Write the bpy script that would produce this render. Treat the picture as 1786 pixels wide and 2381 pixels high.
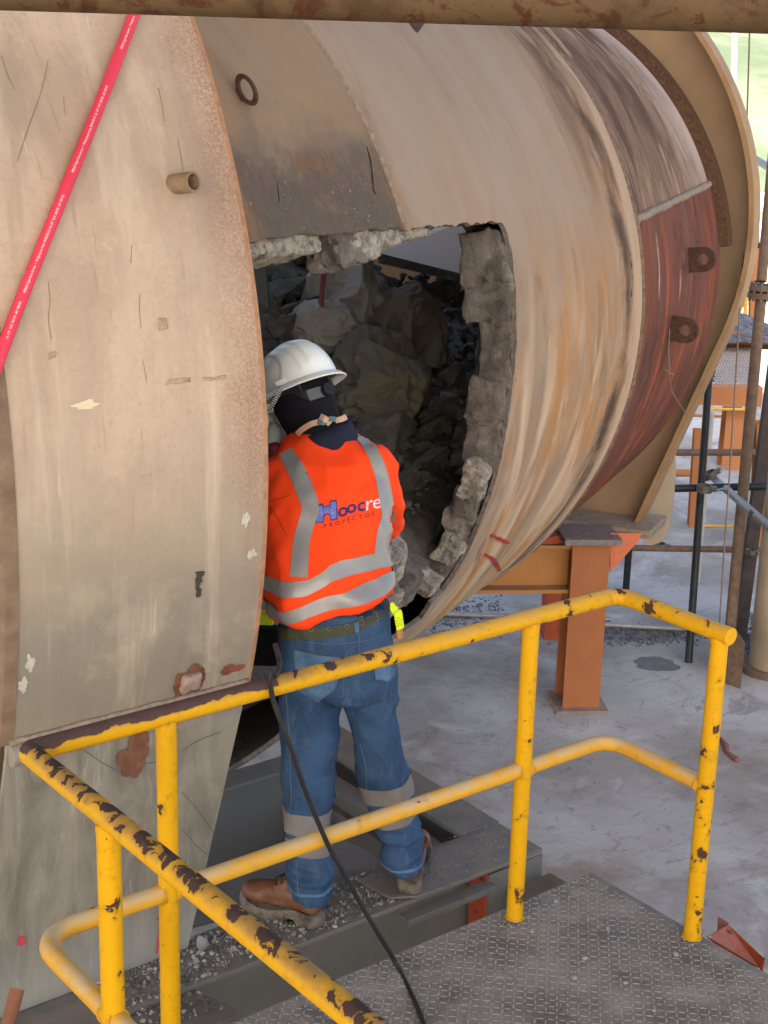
import bpy, bmesh, math, random
import numpy as np
from mathutils import Vector, Matrix, noise as mnoise
from mathutils.bvhtree import BVHTree
from mathutils.geometry import delaunay_2d_cdt
random.seed(7); RNG = np.random.default_rng(7)
for o in list(bpy.data.objects): bpy.data.objects.remove(o)
S = bpy.context.scene; COL = S.collection
V = lambda *a: np.array(a, float)
def nrm(v): v = np.asarray(v, float); return v/np.linalg.norm(v)

# ------------------------------------------------------------------ camera
F_PX, PITCH, ROLL, YAW = 3490.75, 0.2813, 0.0273, 0.8991
CAM = V(-2.0, -2.696, 2.2686); W_PX, H_PX = 1786, 2381
_fw = V(math.cos(YAW)*math.cos(PITCH), math.sin(YAW)*math.cos(PITCH), -math.sin(PITCH))
_r = nrm(np.cross(_fw, [0, 0, 1])); _u = np.cross(_r, _fw)
CR = math.cos(ROLL)*_r + math.sin(ROLL)*_u; CU = -math.sin(ROLL)*_r + math.cos(ROLL)*_u
cam = bpy.data.cameras.new('camera'); camo = bpy.data.objects.new('camera', cam); COL.objects.link(camo)
camo.matrix_world = Matrix(((CR[0], CU[0], -_fw[0], CAM[0]), (CR[1], CU[1], -_fw[1], CAM[1]), (CR[2], CU[2], -_fw[2], CAM[2]), (0, 0, 0, 1)))
cam.sensor_fit = 'VERTICAL'; cam.sensor_height = 36; cam.lens = F_PX/H_PX*36
cam.clip_start = .05; cam.clip_end = 3000
S.camera = camo
RH = V(math.sin(YAW), -math.cos(YAW), 0); FH = V(math.cos(YAW), math.sin(YAW), 0); UZ = V(0, 0, 1)

# ------------------------------------------------------------------ light
SUN_DIR = nrm(-RH*.25 - FH*1.2 + UZ*1.0)            # towards the light
SUN_EL = math.asin(SUN_DIR[2]); SUN_AZ = math.atan2(SUN_DIR[0], SUN_DIR[1])
wd = bpy.data.worlds.new('World'); S.world = wd; wd.use_nodes = True
nt = wd.node_tree; bg = nt.nodes['Background']
sky = nt.nodes.new('ShaderNodeTexSky'); sky.sky_type = 'NISHITA'; sky.sun_disc = False
sky.sun_elevation = SUN_EL; sky.sun_rotation = SUN_AZ
sky.air_density = .85; sky.dust_density = 4.5; sky.ozone_density = .8
nt.links.new(sky.outputs[0], bg.inputs[0]); bg.inputs[1].default_value = .12
sun_l = bpy.data.lights.new('sun', 'SUN'); sun_l.energy = 4.5; sun_l.angle = math.radians(.5); sun_l.color = (1, .95, .88)
so = bpy.data.objects.new('sun', sun_l); COL.objects.link(so)
so.rotation_euler = Vector(-SUN_DIR).to_track_quat('-Z', 'Y').to_euler()
S.view_settings.view_transform = 'Standard'; S.view_settings.look = 'None'
S.view_settings.gamma = 1; S.view_settings.use_curve_mapping = False
S.view_settings.exposure = 2.05

# ------------------------------------------------------------------ pixel -> place
def ray(px, py): return _fw + CR*(px-W_PX/2)/F_PX - CU*(py-H_PX/2)/F_PX
def onz(px, py, z): d = ray(px, py); return CAM + d*(z-CAM[2])/d[2]
def ony(px, py, y): d = ray(px, py); return CAM + d*(y-CAM[1])/d[1]
def onx(px, py, x): d = ray(px, py); return CAM + d*(x-CAM[0])/d[0]
def atd(px, py, D): return CAM + ray(px, py)*D
def atb(px, py, b): d = ray(px, py); return CAM + d*b/(d@FH)      # at horizontal forward distance b
def onplane(px, py, p, n): d = ray(px, py); return CAM + d*((p-CAM)@n)/(d@n)
def depth(p): return (np.asarray(p)-CAM)@_fw

# ------------------------------------------------------------------ objects
WL = {}
def tag(o, label=None, cat=None, group=None, kind=None):
    if label: o['label'] = label
    if cat: o['category'] = cat
    if group: o['group'] = group
    if kind: o['kind'] = kind
    return o
def thing(name, label, cat, loc, group=None):
    o = bpy.data.objects.new(name, None); COL.objects.link(o); o.location = loc; o.empty_display_size = .1
    WL[o.name] = np.array(loc, float); return tag(o, label, cat, group)
def mk(name, vf, mat, parent=None, origin=None, smooth=False, uv=None, bevel=0, label=None, cat=None, group=None, kind=None):
    v, f = vf; v = np.asarray(v, float)
    if parent is not None: org = WL[parent.name]
    else: org = np.array(origin if origin is not None else (v.min(0)+v.max(0))/2*V(1, 1, 0)+V(0, 0, v[:, 2].min()), float)
    me = bpy.data.meshes.new(name); me.from_pydata((v-org).tolist(), [], [tuple(int(i) for i in q) for q in f]); me.update()
    bm = bmesh.new(); bm.from_mesh(me); bmesh.ops.recalc_face_normals(bm, faces=bm.faces); bm.to_mesh(me); bm.free()
    if uv is not None:
        l = me.uv_layers.new(name='UVMap'); vi = np.zeros(len(me.loops), int); me.loops.foreach_get('vertex_index', vi)
        l.data.foreach_set('uv', np.asarray(uv, float)[vi].ravel())
    if smooth is True: me.polygons.foreach_set('use_smooth', [True]*len(me.polygons))
    o = bpy.data.objects.new(name, me); COL.objects.link(o)
    me.materials.append(mat)
    if smooth == 'auto': me.shade_smooth() if False else smooth_by_angle(me)
    if parent is not None: o.parent = parent
    else: o.location = org
    WL[o.name] = org
    if bevel:
        b = o.modifiers.new('bevel', 'BEVEL'); b.width = bevel; b.segments = 2; b.limit_method = 'ANGLE'; b.angle_limit = math.radians(40)
    return tag(o, label, cat, group, kind)
def smooth_by_angle(me, ang=40):
    me.polygons.foreach_set('use_smooth', [True]*len(me.polygons))
    bm = bmesh.new(); bm.from_mesh(me)
    for e in bm.edges:
        if len(e.link_faces) == 2 and e.calc_face_angle(0) > math.radians(ang): e.smooth = False
    bm.to_mesh(me); bm.free()
def dup(o, parent=None, loc=None, rot=None, label=None):
    c = o.copy(); COL.objects.link(c)
    if parent is not None: c.parent = parent
    if loc is not None: c.location = loc
    if rot is not None: c.rotation_euler = rot
    if label: c['label'] = label
    return c
def join(parts):
    vs, fs, n = [], [], 0
    for v, f in parts:
        v = np.asarray(v, float); vs.append(v); fs += [tuple(int(i)+n for i in q) for q in f]; n += len(v)
    return np.vstack(vs), fs

# ------------------------------------------------------------------ shapes (all return verts, faces in world coordinates)
def box(c, sz, ax=None):
    ax = np.eye(3) if ax is None else np.array(ax, float)
    s = np.array(sz)/2; v = [c + ax[0]*s[0]*i + ax[1]*s[1]*j + ax[2]*s[2]*k for i in (-1, 1) for j in (-1, 1) for k in (-1, 1)]
    return np.array(v), [(0, 1, 3, 2), (4, 6, 7, 5), (0, 4, 5, 1), (2, 3, 7, 6), (0, 2, 6, 4), (1, 5, 7, 3)]
def hexa(bot, top):        # 4 bottom points, 4 top points
    return np.array(list(bot)+list(top), float), [(3, 2, 1, 0), (4, 5, 6, 7), (0, 1, 5, 4), (1, 2, 6, 5), (2, 3, 7, 6), (3, 0, 4, 7)]
def prism(pts, d):         # polygon swept by vector d
    pts = np.array(pts, float); n = len(pts)
    return np.vstack([pts, pts+d]), [tuple(range(n))[::-1], tuple(range(n, 2*n))] + [(i, (i+1) % n, n+(i+1) % n, n+i) for i in range(n)]
def tube(pts, r, n=12, caps=True, uv=False):
    P = np.array(pts, float); m = len(P); R = np.full(m, r) if np.isscalar(r) else np.array(r)
    T = np.gradient(P, axis=0); T /= np.linalg.norm(T, axis=1)[:, None]
    a = np.cross(T[0], [0, 0, 1]); a = np.cross(T[0], [1, 0, 0]) if np.linalg.norm(a) < .1 else a
    a = nrm(a); vs = []; us = []; L = 0
    for i in range(m):
        a = nrm(a - T[i]*(a@T[i])); b = np.cross(T[i], a)
        if i: L += np.linalg.norm(P[i]-P[i-1])
        for k in range(n):
            w = 2*math.pi*k/n; vs.append(P[i]+R[i]*(math.cos(w)*a+math.sin(w)*b)); us.append((L, w))
    f = [(i*n+k, i*n+(k+1) % n, (i+1)*n+(k+1) % n, (i+1)*n+k) for i in range(m-1) for k in range(n)]
    if caps: f += [tuple(range(n))[::-1], tuple(range((m-1)*n, m*n))]
    return np.array(vs), f
def bend(pts, rad, n=7):   # round the corners of a polyline
    P = [np.array(p, float) for p in pts]; out = [P[0]]
    for i in range(1, len(P)-1):
        a, b = nrm(P[i-1]-P[i]), nrm(P[i+1]-P[i]); ang = math.acos(np.clip(a@b, -1, 1)); d = min(rad/math.tan(ang/2), .45*np.linalg.norm(P[i-1]-P[i]), .45*np.linalg.norm(P[i+1]-P[i]))
        r = d*math.tan(ang/2); c = P[i]+nrm(a+b)*r/math.sin(ang/2); s, e = P[i]+a*d-c, P[i]+b*d-c; w = math.acos(np.clip(nrm(s)@nrm(e), -1, 1))
        for k in range(n): t = k/(n-1); out.append(c+(s*math.sin((1-t)*w)+e*math.sin(t*w))/math.sin(w))
    return out+[P[-1]]
def dense(pts, step):
    out = [np.array(pts[0], float)]
    for a, b in zip(pts[:-1], pts[1:]):
        a, b = np.array(a, float), np.array(b, float); n = max(1, int(np.linalg.norm(b-a)/step))
        out += [a+(b-a)*k/n for k in range(1, n+1)]
    return out
def spline(pts, n=8):      # Catmull-Rom
    P = np.array(pts, float); P = np.vstack([2*P[0]-P[1], P, 2*P[-1]-P[-2]]); out = []
    for i in range(1, len(P)-2):
        for k in range(n):
            t = k/n; out.append(.5*((2*P[i])+(P[i+1]-P[i-1])*t+(2*P[i-1]-5*P[i]+4*P[i+1]-P[i+2])*t*t+(3*P[i]-P[i-1]-3*P[i+1]+P[i+2])*t**3))
    return out+[P[-2]]
def ring_sweep(rings, closed=True, caps=True):
    m, n = len(rings), len(rings[0]); v = np.vstack(rings)
    f = [(i*n+k, i*n+(k+1) % n, (i+1)*n+(k+1) % n, (i+1)*n+k) for i in range(m-1) for k in range(n if closed else n-1)]
    if caps: f += [tuple(range(n))[::-1], tuple(range((m-1)*n, m*n))]
    return v, f
def ibeam(p0, p1, side, h, w, tf, tw, up=None):   # top centre line p0-p1; side = flange direction
    p0, p1, side = np.array(p0, float), np.array(p1, float), nrm(side); d = nrm(p1-p0)
    up = np.cross(d, side) if up is None else np.array(up, float); up = up if up[2] > 0 or abs(up[2]) < .3 else -up
    pr = [(-w/2, 0), (w/2, 0), (w/2, -tf), (tw/2, -tf), (tw/2, -h+tf), (w/2, -h+tf), (w/2, -h), (-w/2, -h), (-w/2, -h+tf), (-tw/2, -h+tf), (-tw/2, -tf), (-w/2, -tf)]
    return prism([p0+side*a+up*b for a, b in pr], p1-p0)
def rock(c, r, seed, sub=1, flat=.7, rough=.35):      # angular broken stone: hull of random points
    rs = random.Random(seed); bm = bmesh.new(); k = 9 if sub < 1 else 13 if sub == 1 else 22
    for _ in range(k):
        p = Vector((rs.gauss(0, 1), rs.gauss(0, 1), rs.gauss(0, 1))).normalized()*rs.uniform(.75, 1.1); bm.verts.new((p.x, p.y*rs.uniform(.7, .95), p.z*flat))
    bmesh.ops.convex_hull(bm, input=bm.verts[:]); bmesh.ops.delete(bm, geom=[v for v in bm.verts if not v.link_faces], context='VERTS'); bm.verts.index_update()
    M = Matrix.Rotation(rs.random()*6.3, 3, 'Z') @ Matrix.Rotation(rs.uniform(-.4, .4), 3, 'X'); vs = [np.array(M @ v.co)*r+c for v in bm.verts]; f = [[v.index for v in q.verts] for q in bm.faces]; bm.free(); return np.array(vs), f
def slab(c, sz, ax, seed):                            # bigger broken block: hull, split and roughened
    rs = random.Random(seed); bm = bmesh.new()
    for _ in range(20):
        p = Vector((rs.uniform(-1, 1), rs.uniform(-1, 1), rs.uniform(-1, 1))); m_ = max(abs(p.x), abs(p.y), abs(p.z)); p = p/m_*rs.uniform(.8, 1.05); bm.verts.new(p)
    bmesh.ops.convex_hull(bm, input=bm.verts[:]); bmesh.ops.delete(bm, geom=[v for v in bm.verts if not v.link_faces], context='VERTS')
    for _ in range(3): bmesh.ops.subdivide_edges(bm, edges=[e for e in bm.edges if e.calc_length() > .22], cuts=1)
    bmesh.ops.triangulate(bm, faces=bm.faces); bm.verts.index_update(); off = Vector((seed*3.3, seed*1.1, 0)); vs = []
    for v in bm.verts:
        p = v.co*(1+.07*mnoise.noise(v.co*2.2+off)+.04*mnoise.noise(v.co*6+off)); vs.append(c+ax[0]*p.x*sz[0]/2+ax[1]*p.y*sz[1]/2+ax[2]*p.z*sz[2]/2)
    f = [[v.index for v in q.verts] for q in bm.faces]; bm.free(); return np.array(vs), f
def lump(c, sz, ax, seed, n=5, rough=.12, freq=3.0):        # rounded broken block
    bm = bmesh.new(); bmesh.ops.create_cube(bm, size=2); bmesh.ops.subdivide_edges(bm, edges=bm.edges[:], cuts=n, use_grid_fill=True)
    off = Vector((seed*7.3 % 50, seed*3.1 % 50, seed*1.7 % 50)); vs = []
    for v in bm.verts:
        p = np.array(v.co); k = 1/max(1, (np.abs(p)**12).sum()**(1/12)); p = p*k
        w = p*np.array(sz)/2; s = rough*(mnoise.noise(Vector(w*freq*4)+off)+.9*(.35-abs(mnoise.noise(Vector(w*freq*9)+off)))+.5*(.3-abs(mnoise.noise(Vector(w*freq*22)+off))))
        w = w*(1+s); vs.append(c+ax[0]*w[0]+ax[1]*w[1]+ax[2]*w[2])
    f = [[v.index for v in q.verts] for q in bm.faces]; bm.free(); return np.array(vs), f
def evaluated(vf, mods):   # run modifiers on a temporary object, give the result back
    me = bpy.data.meshes.new('tmp'); me.from_pydata(np.asarray(vf[0]).tolist(), [], [tuple(int(i) for i in q) for q in vf[1]]); o = bpy.data.objects.new('tmp', me); COL.objects.link(o)
    for t, kw in mods:
        m = o.modifiers.new(t, t)
        for k, val in kw.items(): setattr(m, k, val)
    dg = bpy.context.evaluated_depsgraph_get(); ev = o.evaluated_get(dg); em = ev.to_mesh()
    v = np.zeros(len(em.vertices)*3); em.vertices.foreach_get('co', v); f = [tuple(p.vertices) for p in em.polygons]; v = v.reshape(-1, 3)
    ev.to_mesh_clear(); bpy.data.objects.remove(o); bpy.data.meshes.remove(me); return v, f
def vnormals(v, f):
    n = np.zeros_like(v)
    for q in f:
        a = np.cross(v[q[1]]-v[q[0]], v[q[2]]-v[q[0]])
        for i in q: n[i] += a
    return n/np.maximum(np.linalg.norm(n, axis=1), 1e-9)[:, None]
def fbm(p, fr, off=0.): return mnoise.noise(Vector((p[0]*fr+off, p[1]*fr+off*1.7, p[2]*fr-off)))

# ------------------------------------------------------------------ materials
class Mat:
    def __init__(s, name, rough=.7, metal=0., spec=.14):
        s.m = bpy.data.materials.new(name); s.m.use_nodes = True; s.t = s.m.node_tree; s.b = s.t.nodes['Principled BSDF']
        s.b.inputs['Roughness'].default_value = rough; s.b.inputs['Metallic'].default_value = metal; s.b.inputs['Specular IOR Level'].default_value = spec
    def n(s, typ, ins={}, **props):
        x = s.t.nodes.new('ShaderNode'+typ)
        for k, v in props.items(): setattr(x, k, v)
        for k, v in ins.items():
            i = x.inputs[k]
            if hasattr(v, 'is_linked') or isinstance(v, bpy.types.NodeSocket): s.t.links.new(v, i)
            else:
                try: i.default_value = v
                except Exception: i.default_value = (*v, 1)
        return x
    def co(s, kind='Object', scale=(1, 1, 1), loc=(0, 0, 0)):
        c = s.n('TexCoord').outputs[kind]
        return s.n('Mapping', {'Vector': c, 'Scale': scale, 'Location': loc}).outputs[0]
    def noise(s, sc, det=4, ro=.55, vec=None, dist=0.): 
        return s.n('TexNoise', {**({'Vector': vec} if vec is not None else {}), 'Scale': sc, 'Detail': det, 'Roughness': ro, 'Distortion': dist}).outputs[0]
    def ramp(s, fac, lo, hi, a=0., b=1.): return s.n('MapRange', {0: fac, 1: lo, 2: hi, 3: a, 4: b}, clamp=True, interpolation_type='SMOOTHSTEP').outputs[0]
    def math(s, op, a, b=0.): return s.n('Math', {0: a, 1: b}, operation=op, use_clamp=False).outputs[0]
    def mul(s, a, b): return s.math('MULTIPLY', a, b)
    def add(s, a, b): return s.math('ADD', a, b)
    def mix(s, fac, a, b, mode='MIX'): 
        x = s.n('Mix', {}, data_type='RGBA', blend_type=mode)
        for i, v in ((0, fac), (6, a), (7, b)):
            if isinstance(v, bpy.types.NodeSocket): s.t.links.new(v, x.inputs[i])
            else: x.inputs[i].default_value = v if i == 0 else (*v, 1)
        return x.outputs[2]
    def sep(s, v): return s.n('SeparateXYZ', {0: v}).outputs
    def color(s, c):
        if isinstance(c, bpy.types.NodeSocket): s.t.links.new(c, s.b.inputs['Base Color'])
        else: s.b.inputs['Base Color'].default_value = (*c, 1)
        return s
    def rough(s, c): s.t.links.new(c, s.b.inputs['Roughness']); return s
    def bump(s, h, st=.3, d=.01):
        prev = s.b.inputs['Normal'].links[0].from_socket if s.b.inputs['Normal'].is_linked else None
        x = s.n('Bump', {'Height': h, 'Strength': st, 'Distance': d, **({'Normal': prev} if prev else {})}); s.t.links.new(x.outputs[0], s.b.inputs['Normal']); return s
    def up(s): return s.sep(s.n('NewGeometry').outputs['Normal'])[2]
def flat(name, c, rough=.6, metal=0., var=.12, sc=8, bumpst=0, bsc=60):
    m = Mat(name, rough, metal); v = m.co(); n = m.noise(sc, 5, .6, v)
    m.color(m.mix(n, tuple(x*(1-var*2) for x in c), tuple(min(1, x*(1+var*2)) for x in c)))
    if bumpst: m.bump(m.noise(bsc, 4, .6, v), bumpst, .004)
    return m.m
def painted(name, paint, rust=(.045, .022, .014), chip=.62, chip_sc=9, dust=(.33, .29, .25), dust_amt=.5, rough=.45, var=.12, fine=.5, topchip=0.):
    m = Mat(name, rough); v = m.co(); n = m.noise(5, 6, .6, v)
    c = m.mix(n, tuple(x*(1-var) for x in paint), tuple(min(1, x*(1+var)) for x in paint))
    g = m.noise(38, 5, .7, v); c = m.mix(m.mul(m.ramp(g, .52, .75), fine), c, tuple(x*.55+.02 for x in paint))
    if dust_amt: c = m.mix(m.mul(m.mul(m.ramp(m.up(), .05, .8), m.ramp(m.noise(11, 5, .65, v), .3, .62)), dust_amt), c, dust)
    ch = m.noise(chip_sc, 6, .62, v, .4)
    if topchip: ch = m.add(ch, m.mul(m.ramp(m.up(), -.1, .9), topchip))
    c = m.mix(m.mul(m.ramp(ch, chip-.075, chip), .42), c, tuple(.45*a+.55*b for a, b in zip(paint, rust)))
    sm = m.noise(chip_sc*3.3, 5, .62, m.co(loc=(5, 2, 8)), .3); ch = m.math('MAXIMUM', m.ramp(ch, chip, chip+.012), m.ramp(sm, chip+.045, chip+.06))
    c = m.mix(ch, c, m.mix(m.noise(45, 4, .6, v), rust, tuple(x*2.2 for x in rust)))
    m.color(c); m.rough(m.ramp(ch, 0, 1, rough, .85)); m.bump(m.math('SUBTRACT', m.mul(m.noise(70, 4, .6, v), .25), ch), .5, .003)
    return m.m
# ------------------------------------------------------------------ materials of the place
YELLOW = painted('yellow_rail_paint', (.58, .305, .006), (.040, .021, .015), .632, 17, (.42, .27, .10), .5, .38, topchip=.0)
YELLOW_WORN = painted('yellow_rail_paint_worn', (.58, .305, .006), (.036, .021, .017), .70, 19, (.26, .15, .05), .9, .42, .12, .9, topchip=.195)
YELLOW_BARE = painted('yellow_rail_paint_bare_top', (.58, .305, .006), (.050, .030, .026), .70, 9, (.30, .18, .06), .5, .42, topchip=.36)
YELLOW_DUSTY = painted('yellow_rail_paint_dusty', (.58, .305, .03), (.05, .03, .02), .70, 15, (.45, .36, .21), .95, .5)
ORANGE = painted('orange_steel_paint', (.42, .155, .05), (.10, .05, .03), .70, 8, (.30, .25, .22), .7, .6, .18)
ORANGE_RED = painted('red_orange_primer', (.34, .07, .032), (.05, .025, .018), .62, 16, (.28, .2, .17), .5, .6)
BEAM = painted('grey_beam_paint', (.14, .14, .13), (.11, .07, .05), .74, 7, (.20, .175, .145), .95, .55, .14)
TAN = flat('tan_plate_paint', (.33, .215, .125), .65, 0, .18, 3, .12, 40)
TAN_EDGE = flat('tan_plate_rim', (.33, .20, .10), .6, 0, .2, 6)
TAN_LIGHT = flat('pale_tan_plate', (.46, .37, .26), .65, 0, .1, 6)
RUST = flat('dark_rust', (.075, .042, .028), .9, 0, .35, 25, .4, 80)
RUSTY_PIPE = flat('rusty_brown_pipe', (.17, .115, .08), .75, 0, .3, 22, .3, 70)
DARK_TUBE = flat('dark_scaffold_tube', (.028, .032, .034), .45, .3, .4, 18, .2)
GALV = flat('galvanised_tube', (.30, .30, .29), .5, .5, .2, 14)
PALE_TUBE = flat('pale_weathered_tube', (.36, .32, .27), .7, 0, .2, 14)
CLAMP = flat('clamp_steel', (.16, .145, .125), .6, .6, .35, 30)
BLACK = flat('black_rubber', (.022, .022, .024), .5, 0, .3, 30, .2)
REFRACT = None
m = Mat('overhead_pipe_paint', .65); v = m.co(); n = m.noise(7, 6, .65, v)
c = m.mix(n, (.075, .045, .022), (.13, .083, .043)); c = m.mix(m.ramp(m.noise(16, 6, .72, v, .5), .53, .62), c, (.070, .026, .013)); c = m.mix(m.mul(m.ramp(m.noise(5, 5, .7, m.co(loc=(3, 3, 3))), .5, .65), .7), c, (.055, .03, .017)); c = m.mix(m.ramp(m.noise(90, 3, .6, v), .62, .72), c, (.10, .045, .02))
m.color(c).bump(m.noise(60, 5, .6, v), .4, .003); PIPE_TOP = m.m

m = Mat('floor_dusty_steel', .8); v = m.co(); big = m.noise(.7, 7, .62, v, .6)
c = m.mix(m.ramp(big, .35, .65), (.32, .29, .255), (.475, .455, .425)); c = m.mix(m.mul(m.ramp(m.noise(1.9, 6, .6, v, 1.), .5, .72), .7), c, (.56, .545, .515))
c = m.mix(m.mul(m.ramp(m.noise(.8, 7, .68, m.co(loc=(3.1, 1.7, 0)), .5), .47, .66), .85), c, (.25, .20, .16)); c = m.mix(m.mul(m.ramp(m.noise(2.7, 7, .75, m.co(loc=(9, 4, 0)), 1.2), .58, .66), .5), c, (.16, .14, .125)); c = m.mix(m.mul(m.ramp(m.noise(14, 6, .72, v), .6, .75), .7), c, (.12, .115, .11))
c = m.mix(m.mul(m.ramp(m.noise(55, 4, .7, v), .62, .74), .55), c, (.10, .10, .10))
w = m.n('TexVoronoi', {'Vector': m.co(scale=(34, 34, 1)), 'Randomness': .15}, feature='F1').outputs[0]
c = m.mix(m.mul(m.ramp(m.noise(6, 7, .75, v, 2.), .56, .64), .4), c, (.16, .145, .13)); c = m.mix(m.mul(m.ramp(m.noise(3.3, 3, .5, m.co(scale=(1, 7, 1)), 1.5), .66, .7), .5), c, (.2, .185, .17)); c = m.mix(m.mul(m.mul(m.ramp(w, .28, .42), m.ramp(m.noise(1.3, 4, .6, v), .4, .58)), .28), c, (.2, .19, .18))
m.color(c).bump(m.mul(m.ramp(w, .1, .5, 1, 0), m.ramp(m.noise(1.3, 4, .6, v), .4, .6)), .35, .004).bump(m.noise(30, 6, .65, v), .35, .01); FLOOR = m.m

m = Mat('checker_plate_dirt', .85); v = m.co(); n = m.noise(6, 7, .68, v)
c = m.mix(m.ramp(n, .3, .7), (.12, .105, .09), (.28, .25, .215)); c = m.mix(m.mul(m.ramp(m.noise(2.2, 5, .6, v), .45, .65), .6), c, (.15, .145, .14))
c = m.mix(m.ramp(m.noise(120, 3, .6, v), .6, .72), c, (.34, .32, .29)); c = m.mix(m.ramp(m.noise(90, 4, .7, m.co(loc=(4, 4, 0))), .6, .7), c, (.06, .055, .05))
m.color(c).bump(m.noise(140, 4, .7, v), .5, .004).bump(m.noise(25, 5, .6, v), .4, .006); PLATE = m.m
LUG = flat('worn_plate_lug', (.31, .285, .25), .6, .2, .25, 60)

m = Mat('grit', .95); v = m.co(); n = m.n('TexVoronoi', {'Vector': v, 'Scale': 45.}).outputs[1]
m.color(m.mix(m.ramp(m.sep(n)[0], .2, 1.), (.12, .115, .108), (.37, .36, .345))).bump(m.noise(120, 3, .6, v), .4, .003); GRIT = m.m
m = Mat('rubble_rock', .95); v = m.co(); n = m.noise(5, 7, .65, v)
c = m.mix(m.ramp(n, .3, .7), (.085, .078, .062), (.22, .20, .16)); c = m.mix(m.ramp(m.noise(2, 3, .5, v), .55, .7), c, (.24, .25, .265))
m.color(c).bump(m.noise(18, 7, .7, v), .9, .03); RUBBLE = m.m
m = Mat('fine_grey_debris', .95); v = m.co(); m.color(m.mix(m.ramp(m.noise(16, 6, .7, v), .35, .65), (.10, .107, .12), (.25, .26, .28))).bump(m.noise(30, 7, .75, v), 1., .03); DEBRIS = m.m
m = Mat('refractory_lining', .95); v = m.co(); n = m.noise(9, 7, .7, v, .4)
c = m.mix(m.ramp(n, .3, .68), (.12, .10, .085), (.28, .24, .205)); c = m.mix(m.mul(m.ramp(m.noise(7, 6, .7, m.co(loc=(2, 3, 1))), .58, .68), .7), c, (.36, .325, .285)); c = m.mix(m.mul(m.ramp(m.noise(4, 4, .6, m.co(loc=(7, 3, 1))), .6, .74), .5), c, (.28, .17, .10))
m.color(c).bump(m.noise(26, 7, .75, v), 1., .025); REFRACT = m.m
m = Mat('crumbling_castable', .95); v = m.co(); m.color(m.mix(m.ramp(m.noise(28, 6, .7, v), .3, .66), (.17, .145, .115), (.58, .51, .42))).bump(m.noise(50, 7, .75, v), 1., .02); CASTABLE = m.m
m = Mat('soot_lining', .95); v = m.co(); m.color(m.mix(m.noise(3, 6, .65, v), (.06, .056, .05), (.16, .15, .135))).bump(m.noise(6, 7, .7, v), 1., .05); SOOT = m.m

# ------------------------------------------------------------------ ground, hills, sky side
FL = -1.45
mk('floor', box(V(3, 4, FL-.15), (28, 22, .3), [FH*0+V(math.cos(.476), math.sin(.476), 0), V(-math.sin(.476), math.cos(.476), 0), UZ]), FLOOR, origin=(0, 0, FL), kind='structure')
m = Mat('yard_dirt', .95); v = m.co(); m.color(m.mix(m.noise(.05, 6, .6, v), (.36, .31, .22), (.50, .46, .36))); YARD = m.m
mk('ground', (np.array([(-600, -600, -9), (1500, -600, -9), (1500, 1500, -9), (-600, 1500, -9)], float), [(0, 1, 2, 3)]), YARD, origin=(0, 0, -9), kind='structure')
m = Mat('hillside_scrub', .95); v = m.co(); c = m.mix(m.ramp(m.noise(.045, 8, .7, v), .35, .65), (.085, .11, .065), (.19, .21, .14)); c = m.mix(m.mul(m.ramp(m.noise(.25, 5, .7, v), .5, .7), .6), c, (.08, .115, .05)); m.color(c); HILL = m.m
gx, gy = 70, 40; hv = []
for j in range(gy):
    for i in range(gx):
        a = i/(gx-1)*2-1; d = 90+j*16; p = CAM + nrm(FH*1+RH*a*1.3)*d*1.2
        z = -9 + 120*max(0, (d-110)/600)**.8 + 9*mnoise.noise(Vector((p[0]*.012, p[1]*.012, 0))) + 4*mnoise.noise(Vector((p[0]*.04, p[1]*.04, 3)))
        hv.append((p[0], p[1], z if j else -12))
RC = CAM-FH*4.3-RH*5.0; RC[2] = 9.0  # unseen roof overhead, added and sized to shade the work area
mk('roof', box(RC, (21, 21, .15), (RH, FH, UZ)), flat('shade_roof_sheet', (.20, .19, .18), .7), origin=RC, kind='structure')
mk('hillside', (np.array(hv), [(j*gx+i, j*gx+i+1, (j+1)*gx+i+1, (j+1)*gx+i) for j in range(gy-1) for i in range(gx-1)]), HILL, origin=(0, 0, -9), smooth=True, kind='structure')

# ------------------------------------------------------------------ kiln vessel
AX = nrm(V(math.cos(.476)*math.cos(-.019), math.sin(.476)*math.cos(-.019), math.sin(-.019)))
KN = nrm(V(AX[1], -AX[0], 0)); KZ = np.cross(KN, AX); KZ = KZ if KZ[2] > 0 else -KZ
KO = V(1.9, 3.409, 1.182); KR = 1.7823; T_S1, T_S2, T_E = -1.829, .837, 2.824; T_L = -3.3
def kr(t): return KR if t <= T_S2 else KR-.012-(KR-.012-1.7056)*(t-T_S2)/(T_E-T_S2)
def kp(t, th, r=None): r = kr(t) if r is None else r; return KO+AX*t+r*(math.cos(th)*KN+math.sin(th)*KZ)
def khit(px, py, R=KR):
    d = ray(px, py); w = CAM-KO; dp = d-AX*(d@AX); wp = w-AX*(w@AX); a, b, c = dp@dp, 2*dp@wp, wp@wp-R*R; D = max(0, b*b-4*a*c)
    p = CAM+d*(-b-math.sqrt(D))/(2*a)-KO; return p@AX, math.atan2(p@KZ, p@KN)

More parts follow.
